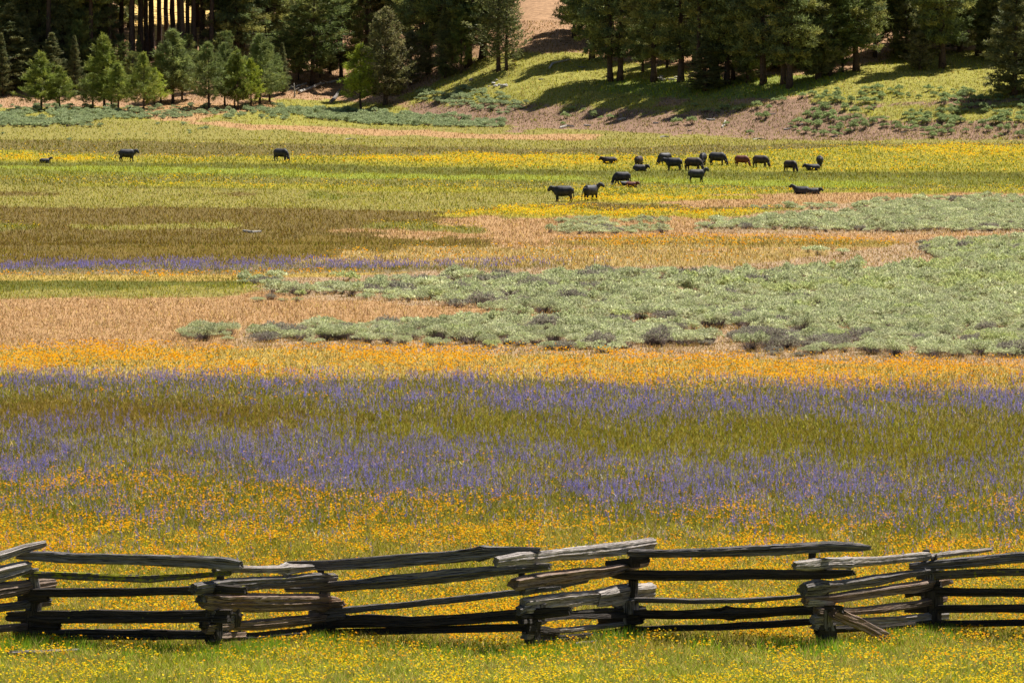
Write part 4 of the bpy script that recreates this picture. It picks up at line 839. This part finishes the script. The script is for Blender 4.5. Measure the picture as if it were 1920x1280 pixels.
# (panel, [(px, py, thickness px)...], material paler on sunlit panels and darker on shaded ones, roll, label)
RAILS = [
 (0, [(-180, 1090, 14), (0, 1041, 16), (40, 1028, 15), (83, 1018, 11)], PA, -.5, 'pale broken top rail at the left edge'),
 (0, [(-185, 1120, 20), (0, 1074, 25), (53, 1061, 20)], PA, -.55, 'white sunlit rail at the left edge'),
 (0, [(-185, 1150, 20), (0, 1108, 24), (100, 1093, 16)], BN, -.35, None),
 (0, [(-185, 1182, 18), (0, 1138, 18), (92, 1127, 17)], W, -.35, None),
 (0, [(-185, 1205, 14), (0, 1178, 14), (108, 1166, 9)], BN, -.4, None),
 (1, [(36, 1040, 17), (110, 1043, 24), (250, 1048, 22), (380, 1052, 24), (425, 1055, 27), (450, 1058, 17)], W, .12, 'long grey top rail with a notched end'),
 (1, [(44, 1076, 13), (140, 1079, 16), (280, 1084, 15), (360, 1080, 12), (430, 1074, 11)], MO, .1, 'thin rail with yellow green moss along its top'),
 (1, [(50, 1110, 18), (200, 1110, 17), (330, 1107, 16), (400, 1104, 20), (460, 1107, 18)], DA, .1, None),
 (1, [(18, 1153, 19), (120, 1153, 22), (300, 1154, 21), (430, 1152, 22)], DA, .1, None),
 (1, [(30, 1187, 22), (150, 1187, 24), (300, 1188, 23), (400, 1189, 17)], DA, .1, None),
 (2, [(402, 1070, 12), (450, 1066, 13), (520, 1066, 14), (540, 1066, 20), (585, 1063, 11)], PA, -.5, 'gnarled pale rail with a frayed end'),
 (2, [(363, 1103, 22), (430, 1096, 28), (520, 1090, 22), (590, 1083, 24), (627, 1082, 18)], W, -.4, 'thick grey log lying across two joints'),
 (2, [(380, 1124, 24), (430, 1126, 28), (520, 1128, 27), (590, 1127, 26), (630, 1128, 18)], BN, -.55, 'broad brown rail with a wavy upper edge'),
 (2, [(385, 1178, 18), (430, 1172, 14), (520, 1167, 17), (600, 1158, 15), (622, 1154, 14)], BN, -.5, None),
 (2, [(390, 1196, 16), (500, 1188, 14), (615, 1176, 14)], DA, .1, None),  # dark low rail standing mostly for the shadow under the panel
 (3, [(537, 1057, 12), (610, 1060, 21), (720, 1054, 24), (840, 1044, 24), (905, 1037, 25), (960, 1032, 18), (1010, 1031, 12)], W, .0, 'long grey top rail with a knot near its right end'),
 (3, [(538, 1104, 15), (600, 1103, 19), (720, 1092, 24), (840, 1081, 27), (940, 1070, 20), (1029, 1062, 14)], W, .05, 'smooth curved rail with a rounded end'),
 (3, [(584, 1147, 13), (640, 1144, 14), (740, 1135, 12), (840, 1126, 13), (950, 1112, 13), (1048, 1103, 8)], W, .0, None),
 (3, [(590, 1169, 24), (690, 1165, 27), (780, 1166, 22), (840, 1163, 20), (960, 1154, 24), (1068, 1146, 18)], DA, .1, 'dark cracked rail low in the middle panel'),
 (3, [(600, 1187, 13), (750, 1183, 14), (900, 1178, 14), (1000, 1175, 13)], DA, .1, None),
 (4, [(930, 1052, 15), (975, 1046, 20), (1080, 1036, 20), (1150, 1028, 20), (1222, 1017, 19)], PA, -.35, 'straight pale grey top rail raised at its right end'),
 (4, [(965, 1092, 24), (1010, 1084, 27), (1080, 1076, 24), (1150, 1067, 20), (1212, 1053, 14)], BN, -.5, 'wide tan brown rail crossing the tallest joint'),
 (4, [(980, 1108, 18), (1040, 1098, 13), (1100, 1089, 7)], W, -.2, 'splintered grey sliver under the wide brown rail'),
 (4, [(980, 1134, 25), (1030, 1127, 24), (1080, 1121, 22), (1135, 1116, 20)], PA, -.5, 'brightest white split rail'),
 (4, [(1118, 1119, 24), (1160, 1111, 31), (1222, 1105, 23)], PA, -.45, 'thick pale log end with ragged fibres'),
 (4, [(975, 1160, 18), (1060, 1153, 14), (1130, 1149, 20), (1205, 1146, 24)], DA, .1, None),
 (4, [(985, 1192, 18), (1050, 1182, 12), (1120, 1175, 10), (1200, 1166, 8)], PA, -.45, None),
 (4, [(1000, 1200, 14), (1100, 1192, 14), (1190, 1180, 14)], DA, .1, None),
 (5, [(1180, 1036, 14), (1240, 1037, 13), (1330, 1035, 17), (1450, 1030, 19), (1560, 1024, 18), (1610, 1026, 14), (1631, 1027, 7)], W, .05, 'rough barked top rail with yellow lichen spots'),
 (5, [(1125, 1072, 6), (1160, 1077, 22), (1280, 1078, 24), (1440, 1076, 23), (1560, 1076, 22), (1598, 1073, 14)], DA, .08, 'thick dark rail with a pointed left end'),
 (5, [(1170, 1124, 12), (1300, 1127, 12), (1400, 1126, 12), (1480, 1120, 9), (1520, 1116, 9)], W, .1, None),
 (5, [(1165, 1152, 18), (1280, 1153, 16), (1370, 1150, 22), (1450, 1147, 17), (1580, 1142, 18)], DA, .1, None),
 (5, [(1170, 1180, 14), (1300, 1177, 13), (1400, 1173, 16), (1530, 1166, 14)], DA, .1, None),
 (6, [(1490, 1059, 14), (1530, 1056, 19), (1583, 1054, 18), (1650, 1050, 14), (1740, 1041, 14)], PA, -.3, 'long pale rail with a knot left of its middle'),
 (6, [(1745, 1043, 9), (1800, 1036, 10), (1857, 1030, 7)], PA, -.4, 'short pale sunlit rail end pointing right'),
 (6, [(1507, 1104, 28), (1535, 1100, 30), (1560, 1098, 20), (1650, 1086, 19), (1700, 1076, 15), (1765, 1068, 10)], W, -.4, 'round log with a split bulging end'),
 (6, [(1508, 1124, 14), (1560, 1120, 14), (1650, 1108, 17), (1720, 1097, 18), (1776, 1088, 13)], BN, -.4, None),
 (6, [(1530, 1146, 16), (1600, 1146, 14), (1660, 1141, 16), (1720, 1132, 14), (1772, 1122, 13)], BN, -.35, None),
 (6, [(1524, 1160, 16), (1600, 1164, 12), (1680, 1161, 11), (1775, 1153, 14)], PA, -.35, None),
 (6, [(1532, 1180, 16), (1640, 1176, 12), (1765, 1166, 12)], DA, .1, None),
 (7, [(1708, 1061, 15), (1780, 1057, 19), (1920, 1044, 20), (2060, 1040, 20), (2180, 1044, 14)], W, .0, 'heavy dark top rail reaching the right edge'),
 (7, [(1722, 1079, 16), (1800, 1075, 18), (1920, 1071, 16), (2060, 1072, 16), (2180, 1076, 14)], MO, .0, 'rail with a lichen fringe at the right edge'),
 (7, [(1705, 1108, 17), (1800, 1109, 17), (1920, 1110, 17), (2180, 1112, 17)], DA, .1, None),
 (7, [(1700, 1141, 15), (1800, 1140, 16), (1920, 1140, 16), (2180, 1144, 16)], DA, .1, None),
 (7, [(1730, 1169, 17), (1820, 1168, 17), (1920, 1167, 17), (2180, 1176, 17)], DA, .1, None),
 (2, [(376, 1120, 20), (406, 1133, 16)], W, .1, None), (2, [(395, 1152, 22), (446, 1157, 18)], W, -.2, None), (2, [(378, 1170, 14), (420, 1188, 14)], DA, .1, None), (2, [(398, 1194, 14), (454, 1190, 16)], BN, -.3, None),
 (4, [(972, 1146, 20), (1012, 1130, 16)], W, -.2, None), (4, [(1003, 1201, 16), (1060, 1197, 12)], W, -.3, None), (4, [(985, 1180, 18), (1042, 1186, 14)], DA, .1, None),
 (5, [(1128, 1162, 22), (1202, 1158, 24)], DA, .1, None), (4, [(1134, 1124, 7), (1180, 1150, 6)], W, .0, 'thin crooked stick wedged in the joint'), (5, [(1140, 1056, 12), (1215, 1048, 14)], DA, .1, None),
 (6, [(1512, 1128, 14), (1562, 1131, 9)], PA, -.5, None), (6, [(1528, 1156, 12), (1566, 1161, 9)], PA, -.5, None), (6, [(1526, 1174, 12), (1562, 1184, 14)], PA, -.3, None),
 (7, [(1700, 1112, 20), (1762, 1100, 20)], DA, .1, None), (6, [(1755, 1088, 12), (1784, 1091, 10)], W, -.2, None), (3, [(598, 1137, 16), (642, 1131, 14)], BN, -.3, None), (3, [(602, 1162, 16), (650, 1157, 14)], W, .0, None),
 (1, [(40, 1126, 18), (90, 1122, 12)], DA, .0, None), (1, [(45, 1168, 22), (110, 1172, 14)], DA, .0, None),
 (8, [(2120, 1060, 18), (2380, 1030, 16)], PA, -.3, None), (8, [(2110, 1094, 18), (2390, 1062, 16)], W, -.3, None),
 (8, [(2120, 1128, 18), (2390, 1096, 16)], BN, -.3, None), (8, [(2120, 1162, 18), (2390, 1130, 16)], W, -.3, None),
]
KNOT = {10: [(.72, .5)], 15: [(.78, .3)], 28: [(.62, .2)], 31: [(.5, .35)], 33: [(.38, .35)]}
for i, (k, pts, mat, roll, lab) in enumerate(RAILS):
    P = [on_panel(k, p, q) for p, q, t in pts]; th = [max(.05, t / (F / pp[1]) * (.86 if mat not in (PA, BN) else .95)) for (p, q, t), pp in zip(pts, P)]
    me = rail_mesh('rail', [p - np.array(FO) for p in P], th, i + 1, mat, roll, knots=KNOT.get(i, ()), wedge=.35 if roll < -.2 else .12, depth=.95)
    o = link('rail', me, fence)
    if lab: o['label'] = lab
# short blocks that carry the rails at the joints
BL = [(1, 63, 1088, 20, 44), (1, 66, 1128, 24, 46), (1, 60, 1170, 30, 56), (2, 412, 1088, 15, 34), (2, 408, 1140, 26, 50), (2, 402, 1182, 34, 50), (2, 436, 1158, 30, 34), (3, 602, 1080, 14, 34), (3, 607, 1124, 22, 52),
      (3, 615, 1172, 30, 48), (3, 985, 1047, 12, 26), (3, 978, 1092, 14, 44), (4, 1010, 1150, 30, 40), (4, 1000, 1185, 34, 44), (5, 1190, 1050, 24, 26), (5, 1188, 1112, 20, 50), (5, 1180, 1145, 40, 46), (5, 1178, 1172, 30, 36),
      (5, 1523, 1050, 16, 30), (5, 1545, 1108, 22, 36), (6, 1545, 1160, 40, 40), (6, 1550, 1186, 44, 30), (7, 1737, 1046, 13, 30), (7, 1752, 1052, 13, 26), (7, 1745, 1095, 34, 50), (7, 1748, 1130, 38, 50), (7, 1752, 1162, 32, 40)]
for i, (k, p, q, w, h) in enumerate(BL):
    c = on_panel(k, p, q) - np.array(FO); s = F / (c[1] + FO[1]); hw = h / s / 2
    tilt = random.uniform(-.1, .1)
    pts = [c + np.array([tilt * hw, .04, hw]), c + np.array([0, .05, 0]), c + np.array([-tilt * hw, .06, -hw])]
    r = np.random.default_rng(500 + i)
    v, f, a = tube_arr(pts[::-1], [(w / s / 2 * random.uniform(.9, 1.1), w / s / 2) for _ in range(3)], 7, True, .10, r)
    a = a + np.array([i * 1.3, 0, 0]); link('support_block', poly_mesh('support_block', [(v, f, a)], DA if i % 4 else W, False), fence)
# leaning timber against the joint
P = [on_panel(6, 1562, 1141), on_panel(6, 1600, 1152), on_panel(6, 1632, 1166), on_panel(6, 1676, 1184)]
for j, p in enumerate(P): p[1] -= .35 + j * .12; p[0] *= (p[1]) / (p[1] + .35 + j * .12)
me = rail_mesh('leaning_timber', P, [.14, .13, .12, .10], 91, BN, -.4, rough=1.6)
org = Vector(P[-1]); me.transform(Matrix.Translation(-org)); tag(link('leaning_timber', me, None, org), 'gnarled timber leaning from the fence joint down into the grass', 'timber')
def ground_log(name, pts, th, seed, mat, lab, cat='log', up=.5, group=None):
    P = []
    for (p, q) in pts:
        x, y, z = hit1(p, q); P.append(np.array([x, y, z + th * up]))
    c = Vector(P[0]); me = rail_mesh(name, [p - np.array(c) for p in P], [th, th * 1.05, th * .8] if len(P) == 3 else [th] * len(P), seed, mat, -.5, rough=.8)
    return tag(link(name, me, None, c), lab, cat, group)
ground_log('fallen_rail', [(16, 1232), (85, 1231), (146, 1227)], .06, 95, PA, 'old split rail lying in the grass before the left joint', 'rail', 1.1)
ground_log('fallen_rail', [(1080, 1213), (1130, 1207), (1170, 1202)], .045, 96, PA, 'pale plank lying in the grass below the tallest joint', 'rail', 1.1)
ground_log('fallen_rail', [(372, 1212), (390, 1211), (404, 1210)], .12, 97, PA, 'short bleached stub lying at the foot of the fence', 'rail', .9)
ground_log('fallen_log', [(456, 435), (472, 437), (490, 436)], .12, 98, M_dead, 'grey driftwood log lying alone in the brown grass', 'log', .9)
ground_log('fallen_branch', [(1030, 130), (1036, 121), (1068, 114)], .22, 99, M_dead, 'bent white fallen branch on the sunny slope', 'branch', .8)
ground_log('fallen_branch', [(562, 176), (585, 168), (602, 160)], .35, 101, M_dead, 'thick bleached fallen branch in the gully', 'branch', .9)
ground_log('fallen_branch', [(600, 160), (622, 156), (640, 150)], .22, 102, M_dead, 'thin grey fallen branch above the thick one in the gully', 'branch', .9)
ground_log('fallen_branch', [(530, 170), (550, 166), (575, 158)], .2, 103, M_dead, 'grey fallen branch left of the gully', 'branch', .9)
ground_log('fallen_branch', [(618, 196), (630, 184), (636, 172)], .35, 104, M_wood, 'brown fallen trunk propped beside the lone young pine', 'branch', .9)
ground_log('fallen_branch', [(1238, 258), (1246, 257), (1254, 258)], .15, 105, M_dead, 'white stick lying in the grass below the bank', 'branch', .7)
ground_log('fallen_branch', [(1412, 263), (1422, 261), (1434, 262)], .12, 106, M_dead, 'long white stick in the grass below the bank shrubs', 'branch', .7)
ground_log('fallen_branch', [(1050, 242), (1062, 239), (1076, 240)], .25, 107, M_dead, 'pale driftwood at the foot of the earth bank', 'branch', .8)
ground_log('fallen_branch', [(1354, 240), (1358, 234), (1360, 228)], .16, 108, M_dead, 'small white branch on the bare bank below the shade', 'branch', .8)
ground_log('fallen_branch', [(648, 262), (657, 261), (668, 262)], .1, 109, M_dead, 'small pale stick on the meadow left of centre', 'branch', .7)
for i, (p, q) in enumerate([(1290, 246), (1470, 244), (1500, 236), (1560, 258), (1440, 216), (1690, 250), (1780, 226), (1850, 240), (1160, 226), (1225, 232), (1095, 236), (1325, 225), (1630, 206), (880, 152), (1010, 150), (1085, 126), (840, 188), (1745, 176)]):
    l = random.uniform(5, 16); dy = random.uniform(-2.5, 2.5)
    ground_log('fallen_branch', [(p, q), (p + l * .5, q + dy * .6 + random.uniform(-1, 1)), (p + l, q + dy)], random.uniform(.09, .2), 120 + i, M_dead if i % 3 else M_wood, 'short weathered branch lying on the slope below the pines', 'branch', .7, 'branches littering the slope')
# snag
x, y, z = hit1(552, 184); sn = []
r = np.random.default_rng(5); zz = np.linspace(-.2, 2.3, 6)
sn.append(tube_arr(np.stack([.06 * np.sin(zz * 2), 0 * zz, zz], 1), np.linspace(.16, .05, 6), 7, True, .08, r))
for a, l, h in ((.3, .8, 1.2), (2.8, .6, 1.6), (1.4, .5, .9)):
    s = np.linspace(0, 1, 4); sn.append(tube_arr(np.stack([np.cos(a) * l * s, np.sin(a) * l * s, h + .5 * l * s], 1), np.linspace(.05, .02, 4), 5))
tag(link('dead_snag', poly_mesh('dead_snag', sn, M_dead), None, (x, y, z)), 'white dead snag standing right of the young pine row', 'snag')
# stones
def stone_mat():
    m, nt, p = new_mat('pale_stone'); tc = nt.nodes.new('ShaderNodeTexCoord'); n = nt.nodes.new('ShaderNodeTexNoise'); n.inputs['Scale'].default_value = 3
    n.inputs['Detail'].default_value = 6; nt.links.new(tc.outputs['Object'], n.inputs['Vector']); r = nt.nodes.new('ShaderNodeValToRGB')
    r.color_ramp.elements[0].position = .35; r.color_ramp.elements[1].position = .6; r.color_ramp.elements[0].color = (.2, .18, .16, 1); r.color_ramp.elements[1].color = (.6, .56, .5, 1)
    nt.links.new(n.outputs[0], r.inputs[0]); nt.links.new(r.outputs[0], p.inputs['Base Color']); p.inputs['Roughness'].default_value = .9
    b = nt.nodes.new('ShaderNodeBump'); b.inputs['Distance'].default_value = .1; nt.links.new(n.outputs[0], b.inputs['Height']); nt.links.new(b.outputs[0], p.inputs['Normal']); return m
M_stone = stone_mat()
import bmesh
def stone(seed, size):
    bm = bmesh.new(); bmesh.ops.create_icosphere(bm, subdivisions=3, radius=size); r = random.Random(seed); k = [Vector((r.gauss(0, 1), r.gauss(0, 1), r.gauss(0, 1))).normalized() for _ in range(9)]
    for v in bm.verts:
        for d in k:
            t = v.co.dot(d) - size * .62
            if t > 0: v.co -= d * t * .9
        v.co.z *= .7
    me = bpy.data.meshes.new('stone'); bm.to_mesh(me); bm.free(); me.materials.append(M_stone); return me
SM = [stone(i, 1.0) for i in range(4)]
for p, q, s_, lab, g in [(925, 158, .42, 'a', 0), (930, 163, .5, 'a', 0), (936, 160, .35, 'a', 0), (918, 163, .3, 'a', 0), (945, 163, .6, 'a', 0), (931, 152, .25, 'a', 0),
                         (1237, 150, .55, 'b', 0), (1245, 152, .5, 'b', 0), (1252, 150, .4, 'b', 0), (1262, 151, .6, 'b', 0), (1240, 145, .4, 'b', 0), (1267, 147, .45, 'b', 0)]:
    x, y, z = hit1(p, q); o = link('stone', SM[random.randrange(4)], None, (x, y, z + s_ * .2)); o.scale = (s_, s_ * .8, s_ * random.uniform(.7, 1.1)); o.rotation_euler = (0, 0, random.uniform(0, 6))
    tag(o, 'pale stone in the small heap on the sunny slope' if lab == 'a' else 'pale stone between the thick trunks in the shade', 'stone',
        'stones in the heap on the slope' if lab == 'a' else 'pale stones between the thick trunks')

# ------------------------------------------------------------------ cattle
def coat(name, c, c2):
    m, nt, p = new_mat(name); tc = nt.nodes.new('ShaderNodeTexCoord'); n = nt.nodes.new('ShaderNodeTexNoise'); n.inputs['Scale'].default_value = 2.5; n.inputs['Detail'].default_value = 4
    nt.links.new(tc.outputs['Object'], n.inputs['Vector']); r = nt.nodes.new('ShaderNodeValToRGB'); r.color_ramp.elements[0].position = .4; r.color_ramp.elements[1].position = .65
    r.color_ramp.elements[0].color = (*c, 1); r.color_ramp.elements[1].color = (*c2, 1); nt.links.new(n.outputs[0], r.inputs[0]); nt.links.new(r.outputs[0], p.inputs['Base Color'])
    p.inputs['Roughness'].default_value = .6; p.inputs['Specular IOR Level'].default_value = .4
    b = nt.nodes.new('ShaderNodeBump'); b.inputs['Distance'].default_value = .01; b.inputs['Strength'].default_value = .4; nt.links.new(n.outputs[0], b.inputs['Height']); nt.links.new(b.outputs[0], p.inputs['Normal'])
    return m
CBLK = coat('black_coat', (.009, .009, .012), (.036, .034, .042)); CBRN = coat('dark_brown_coat', (.014, .010, .009), (.06, .032, .024)); CRED = coat('red_brown_coat', (.10, .022, .012), (.15, .035, .018))  # bluish second tone of the black coat paints in its highlights
CGRY = coat('dusty_black_coat', (.02, .019, .022), (.05, .045, .05)); M_white = coat('white_face', (.55, .5, .45), (.75, .7, .65))
def E(s, *a): return tube_arr(*a)
def cow_mesh(name, pose, turn=0.0, mat=CBLK, tail_out=False, white=False, voxel=.03):
    ch = []
    def tb(pts, rad, seg=12): ch.append(tube_arr(np.array(pts, float), np.array(rad, float), seg, True))
    lying = pose.startswith('lie'); dz = -.50 if lying else 0.0
    # rump, hips, loin, barrel, ribs, shoulder, brisket; flat back line, deep chest
    body = [(-1.00, 0, 1.14), (-.96, 0, 1.10), (-.84, 0, 1.05), (-.62, 0, 1.02), (-.30, 0, .965), (.05, 0, .94), (.35, 0, .95), (.60, 0, .97), (.80, 0, .99), (.95, 0, 1.02)]
    rb = [(.16, .18), (.28, .28), (.38, .34), (.42, .37), (.46, .43), (.48, .44), (.48, .39), (.47, .33), (.40, .27), (.25, .17)]
    body = [(x, y, z + dz * (1 if x < 9 else 1)) for x, y, z in body]
    if lying: rb = [(a * .92, b * 1.2) for a, b in rb]
    tb(body, rb, 16)
    c, s = math.cos(turn), math.sin(turn)
    def hp(x, z):   # neck and head bend sideways from the shoulder
        d = x - .72; return (.72 + d * c, d * s, z + dz * .96)
    if 'graze' in pose:
        tb([hp(.55, 1.02), hp(.82, .92), hp(1.0, .74), hp(1.1, .55), hp(1.14, .44)], [(.38, .22), (.34, .19), (.26, .15), (.20, .13), (.16, .12)])
        tb([hp(1.07, .58), hp(1.15, .44), hp(1.23, .27), hp(1.28, .12), hp(1.29, .05)], [(.15, .13), (.205, .17), (.175, .14), (.14, .125), (.10, .10)]); ear = (1.1, .54); nose = (1.28, .12)
    elif 'high' in pose:
        tb([hp(.45, .98), hp(.75, 1.08), hp(1.0, 1.30), hp(1.18, 1.46)], [(.30, .20), (.33, .19), (.25, .15), (.19, .13)])
        tb([hp(1.12, 1.52), hp(1.24, 1.47), hp(1.4, 1.38), hp(1.56, 1.29), hp(1.61, 1.26)], [(.15, .13), (.205, .17), (.175, .14), (.14, .125), (.10, .10)]); ear = (1.14, 1.5); nose = (1.56, 1.29)
    else:
        tb([hp(.45, .98), hp(.75, 1.04), hp(1.03, 1.15), hp(1.2, 1.24)], [(.30, .20), (.35, .19), (.27, .15), (.20, .13)])
        tb([hp(1.14, 1.32), hp(1.25, 1.26), hp(1.4, 1.13), hp(1.53, 1.0), hp(1.57, .96)], [(.15, .13), (.205, .17), (.175, .14), (.14, .125), (.10, .10)]); ear = (1.16, 1.33); nose = (1.53, 1.0)
    for sg in (-1, 1):
        e0 = np.array(hp(*ear)); sv = np.array([-s, c, 0]) * sg
        tb([e0 + sv * .06, e0 + sv * .2 + (0, 0, .04), e0 + sv * .34 + (0, 0, .0)], [(.05, .045), (.085, .045), (.03, .03)], 8)
    if not lying:
        st = .10 if 'step' in pose else .045
        for sg, o in ((-1, st), (1, -st)):
            y = .17 * sg
            tb([(.58, y * .9, .95), (.60 + o * .3, y, .68), (.61 + o, y, .42), (.60 + o * 1.3, y, .38), (.60 + o * 1.5, y, .14), (.61 + o * 1.6, y, .08), (.63 + o * 1.6, y, .0)],
               [(.24, .14), (.17, .12), (.105, .09), (.10, .09), (.075, .07), (.085, .075), (.095, .08)], 9)
            tb([(-.72, y * .85, .98), (-.68 - o * .3, y, .76), (-.70 - o, y, .56), (-.80 - o * 1.1, y, .46), (-.80 - o * 1.2, y, .40), (-.76 - o * 1.3, y, .14), (-.75 - o * 1.3, y, .08), (-.73 - o * 1.3, y, .0)],
               [(.34, .18), (.28, .16), (.17, .12), (.11, .09), (.10, .08), (.075, .07), (.085, .075), (.095, .08)], 9)
        tb([(-.35, 0, .66), (-.45, 0, .58), (-.5, 0, .56)], [(.12, .12), (.10, .10), (.05, .05)], 9)
    else:
        for sg in (-1, 1):
            y = .30 * sg
            tb([(.55, y * .8, .35), (.80, y, .18), (1.0, y * .95, .09), (.82, y * .7, .05), (.62, y * .6, .05)], [(.16, .11), (.09, .08), (.07, .07), (.05, .05), (.05, .05)], 9)
            tb([(-.75, y * .8, .36), (-.50, y * 1.25, .22), (-.25, y * 1.5, .12), (-.45, y * 1.6, .06), (-.72, y * 1.6, .05)], [(.24, .15), (.17, .12), (.085, .08), (.055, .055), (.05, .05)], 9)
    k = .0 if not tail_out else .34
    tz = dz
    tb([(-.96, 0, 1.22 + tz), (-1.05 - k * .4, 0, 1.12 + tz), (-1.08 - k, 0, .82 + tz * .7), (-1.07 - k * 1.2, 0, .52 + tz * .5), (-1.06 - k * 1.5, 0, max(.04, .34 + tz))], [(.06, .06), (.05, .05), (.042, .042), (.065, .065), (.04, .04)], 7)
    V = []; Fc = []; o = 0
    for v, f, a in ch:
        V.append(v); Fc += [tuple(dict.fromkeys(i + o for i in q)) for q in f]; o += len(v)
    me = bpy.data.meshes.new('tmp'); me.from_pydata(np.concatenate(V).tolist(), [], Fc); me.update()
    ob = bpy.data.objects.new('tmp', me); COL.objects.link(ob)
    md = ob.modifiers.new('r', 'REMESH'); md.mode = 'VOXEL'; md.voxel_size = voxel
    sm = ob.modifiers.new('s', 'SMOOTH'); sm.factor = .5; sm.iterations = 3
    dg = bpy.context.evaluated_depsgraph_get(); out = bpy.data.meshes.new_from_object(ob.evaluated_get(dg)); out.name = name
    bpy.data.objects.remove(ob); bpy.data.meshes.remove(me)
    out.materials.clear(); out.materials.append(mat)
    if white:
        out.materials.append(M_white); nx, ny, nz_ = hp(*nose)
        for p_ in out.polygons:
            if (p_.center - Vector((nx, ny, nz_))).length < .17: p_.material_index = 1
    out.polygons.foreach_set('use_smooth', np.ones(len(out.polygons), bool)); return out
# (px, py of the feet, heading in degrees: 0 faces right, 180 left, 90 away, size, pose, turn, coat, tail out, white, label)
COWS = [
 (84, 305, 0, .62, 'lie_high', .3, CGRY, 0, 0, 'dark calf lying in the yellow flowers furthest left'),
 (238, 302, 8, .98, 'stand_step', .0, CBLK, 1, 0, 'black cow standing with raised tail near the lying calf'),
 (527, 301, -28, .98, 'graze', -.15, CBLK, 0, 0, 'lone black cow grazing left of centre'),
 (1143, 306, 176, .86, 'lie', .2, CBRN, 0, 0, 'brownish cow lying down left of the herd'),
 (1198, 314, 70, .92, 'graze', .1, CBRN, 0, 0, 'dark brown cow seen from behind a lying one'),
 (1200, 320, -8, .80, 'lie', -.35, CGRY, 0, 0, 'dusty calf lying in front of the cow seen from behind'),
 (1246, 308, 215, .92, 'graze', .1, CBLK, 0, 0, 'black cow half hidden at the left of the upper row'),
 (1263, 319, 172, .96, 'stand', -.1, CBLK, 0, 0, 'black cow standing across the half hidden one'),
 (1300, 319, -14, .98, 'graze_step', -.1, CBRN, 0, 0, 'dark brown cow grazing in the middle of the upper row'),
 (1318, 309, 262, .96, 'graze', .0, CBLK, 0, 0, 'black cow facing the viewer behind the grazing brown one'),
 (1345, 309, -12, 1.0, 'graze', -.1, CBLK, 0, 0, 'large black cow grazing to the right in the upper row'),
 (1391, 311, -18, .84, 'graze', -.1, CRED, 0, 0, 'red brown cow grazing among the black herd'),
 (1426, 313, -16, .92, 'graze_step', -.1, CBRN, 0, 0, 'dark cow grazing right beside the red brown one'),
 (1482, 321, -38, .84, 'graze', -.1, CBRN, 0, 0, 'dark brown cow grazing apart at the right'),
 (1524, 319, 182, .80, 'lie', .1, CBLK, 0, 0, 'black cow lying below the right hand rear view cow'),
 (1537, 313, 86, .90, 'graze', .0, CBLK, 0, 0, 'black cow seen from behind at the right end of the herd'),
 (1166, 346, 186, .92, 'graze_step', .15, CBLK, 0, 1, 'black grazing cow with a white muzzle'),
 (1184, 350, -12, .62, 'lie', -.3, CRED, 0, 0, 'reddish calf lying behind the white muzzled cow'),
 (1170, 347, 20, .5, 'lie', .3, CBLK, 0, 0, 'small black calf lying beside the reddish one'),
 (1306, 341, 6, .92, 'stand_high', .2, CBLK, 0, 0, 'black cow with lifted head standing below the upper row'),
 (1056, 377, 182, 1.02, 'stand', .0, CBLK, 0, 0, 'big black cow facing left, nearest of the herd'),
 (1108, 375, 50, 1.0, 'stand_high', -.6, CBLK, 1, 0, 'black cow looking back beside the nearest big one'),
 (1503, 363, 170, .84, 'lie_high', .2, CBLK, 0, 0, 'black cow lying with raised head above the pale grass'),
 (1525, 363, -8, .68, 'lie', -.2, CBLK, 0, 0, 'black cow lying with its head low right of the raised head one'),
]
cache = {}
for (p, q, hd, sz, pose, turn, mat, tail, wh, lab) in COWS:
    key = (pose, round(turn, 1), mat.name, tail, wh)
    if key not in cache: cache[key] = cow_mesh('cow', pose, turn, mat, bool(tail), bool(wh))
    x, y, z = hit1(p, q + 1); o = link('cow', cache[key], None, (x, y, z - .02)); o.rotation_euler = (0, 0, math.radians(hd)); o.scale = (sz * .9, sz * 1.1, sz * 1.04)
    tag(o, lab, 'cow', 'cattle on the meadow')
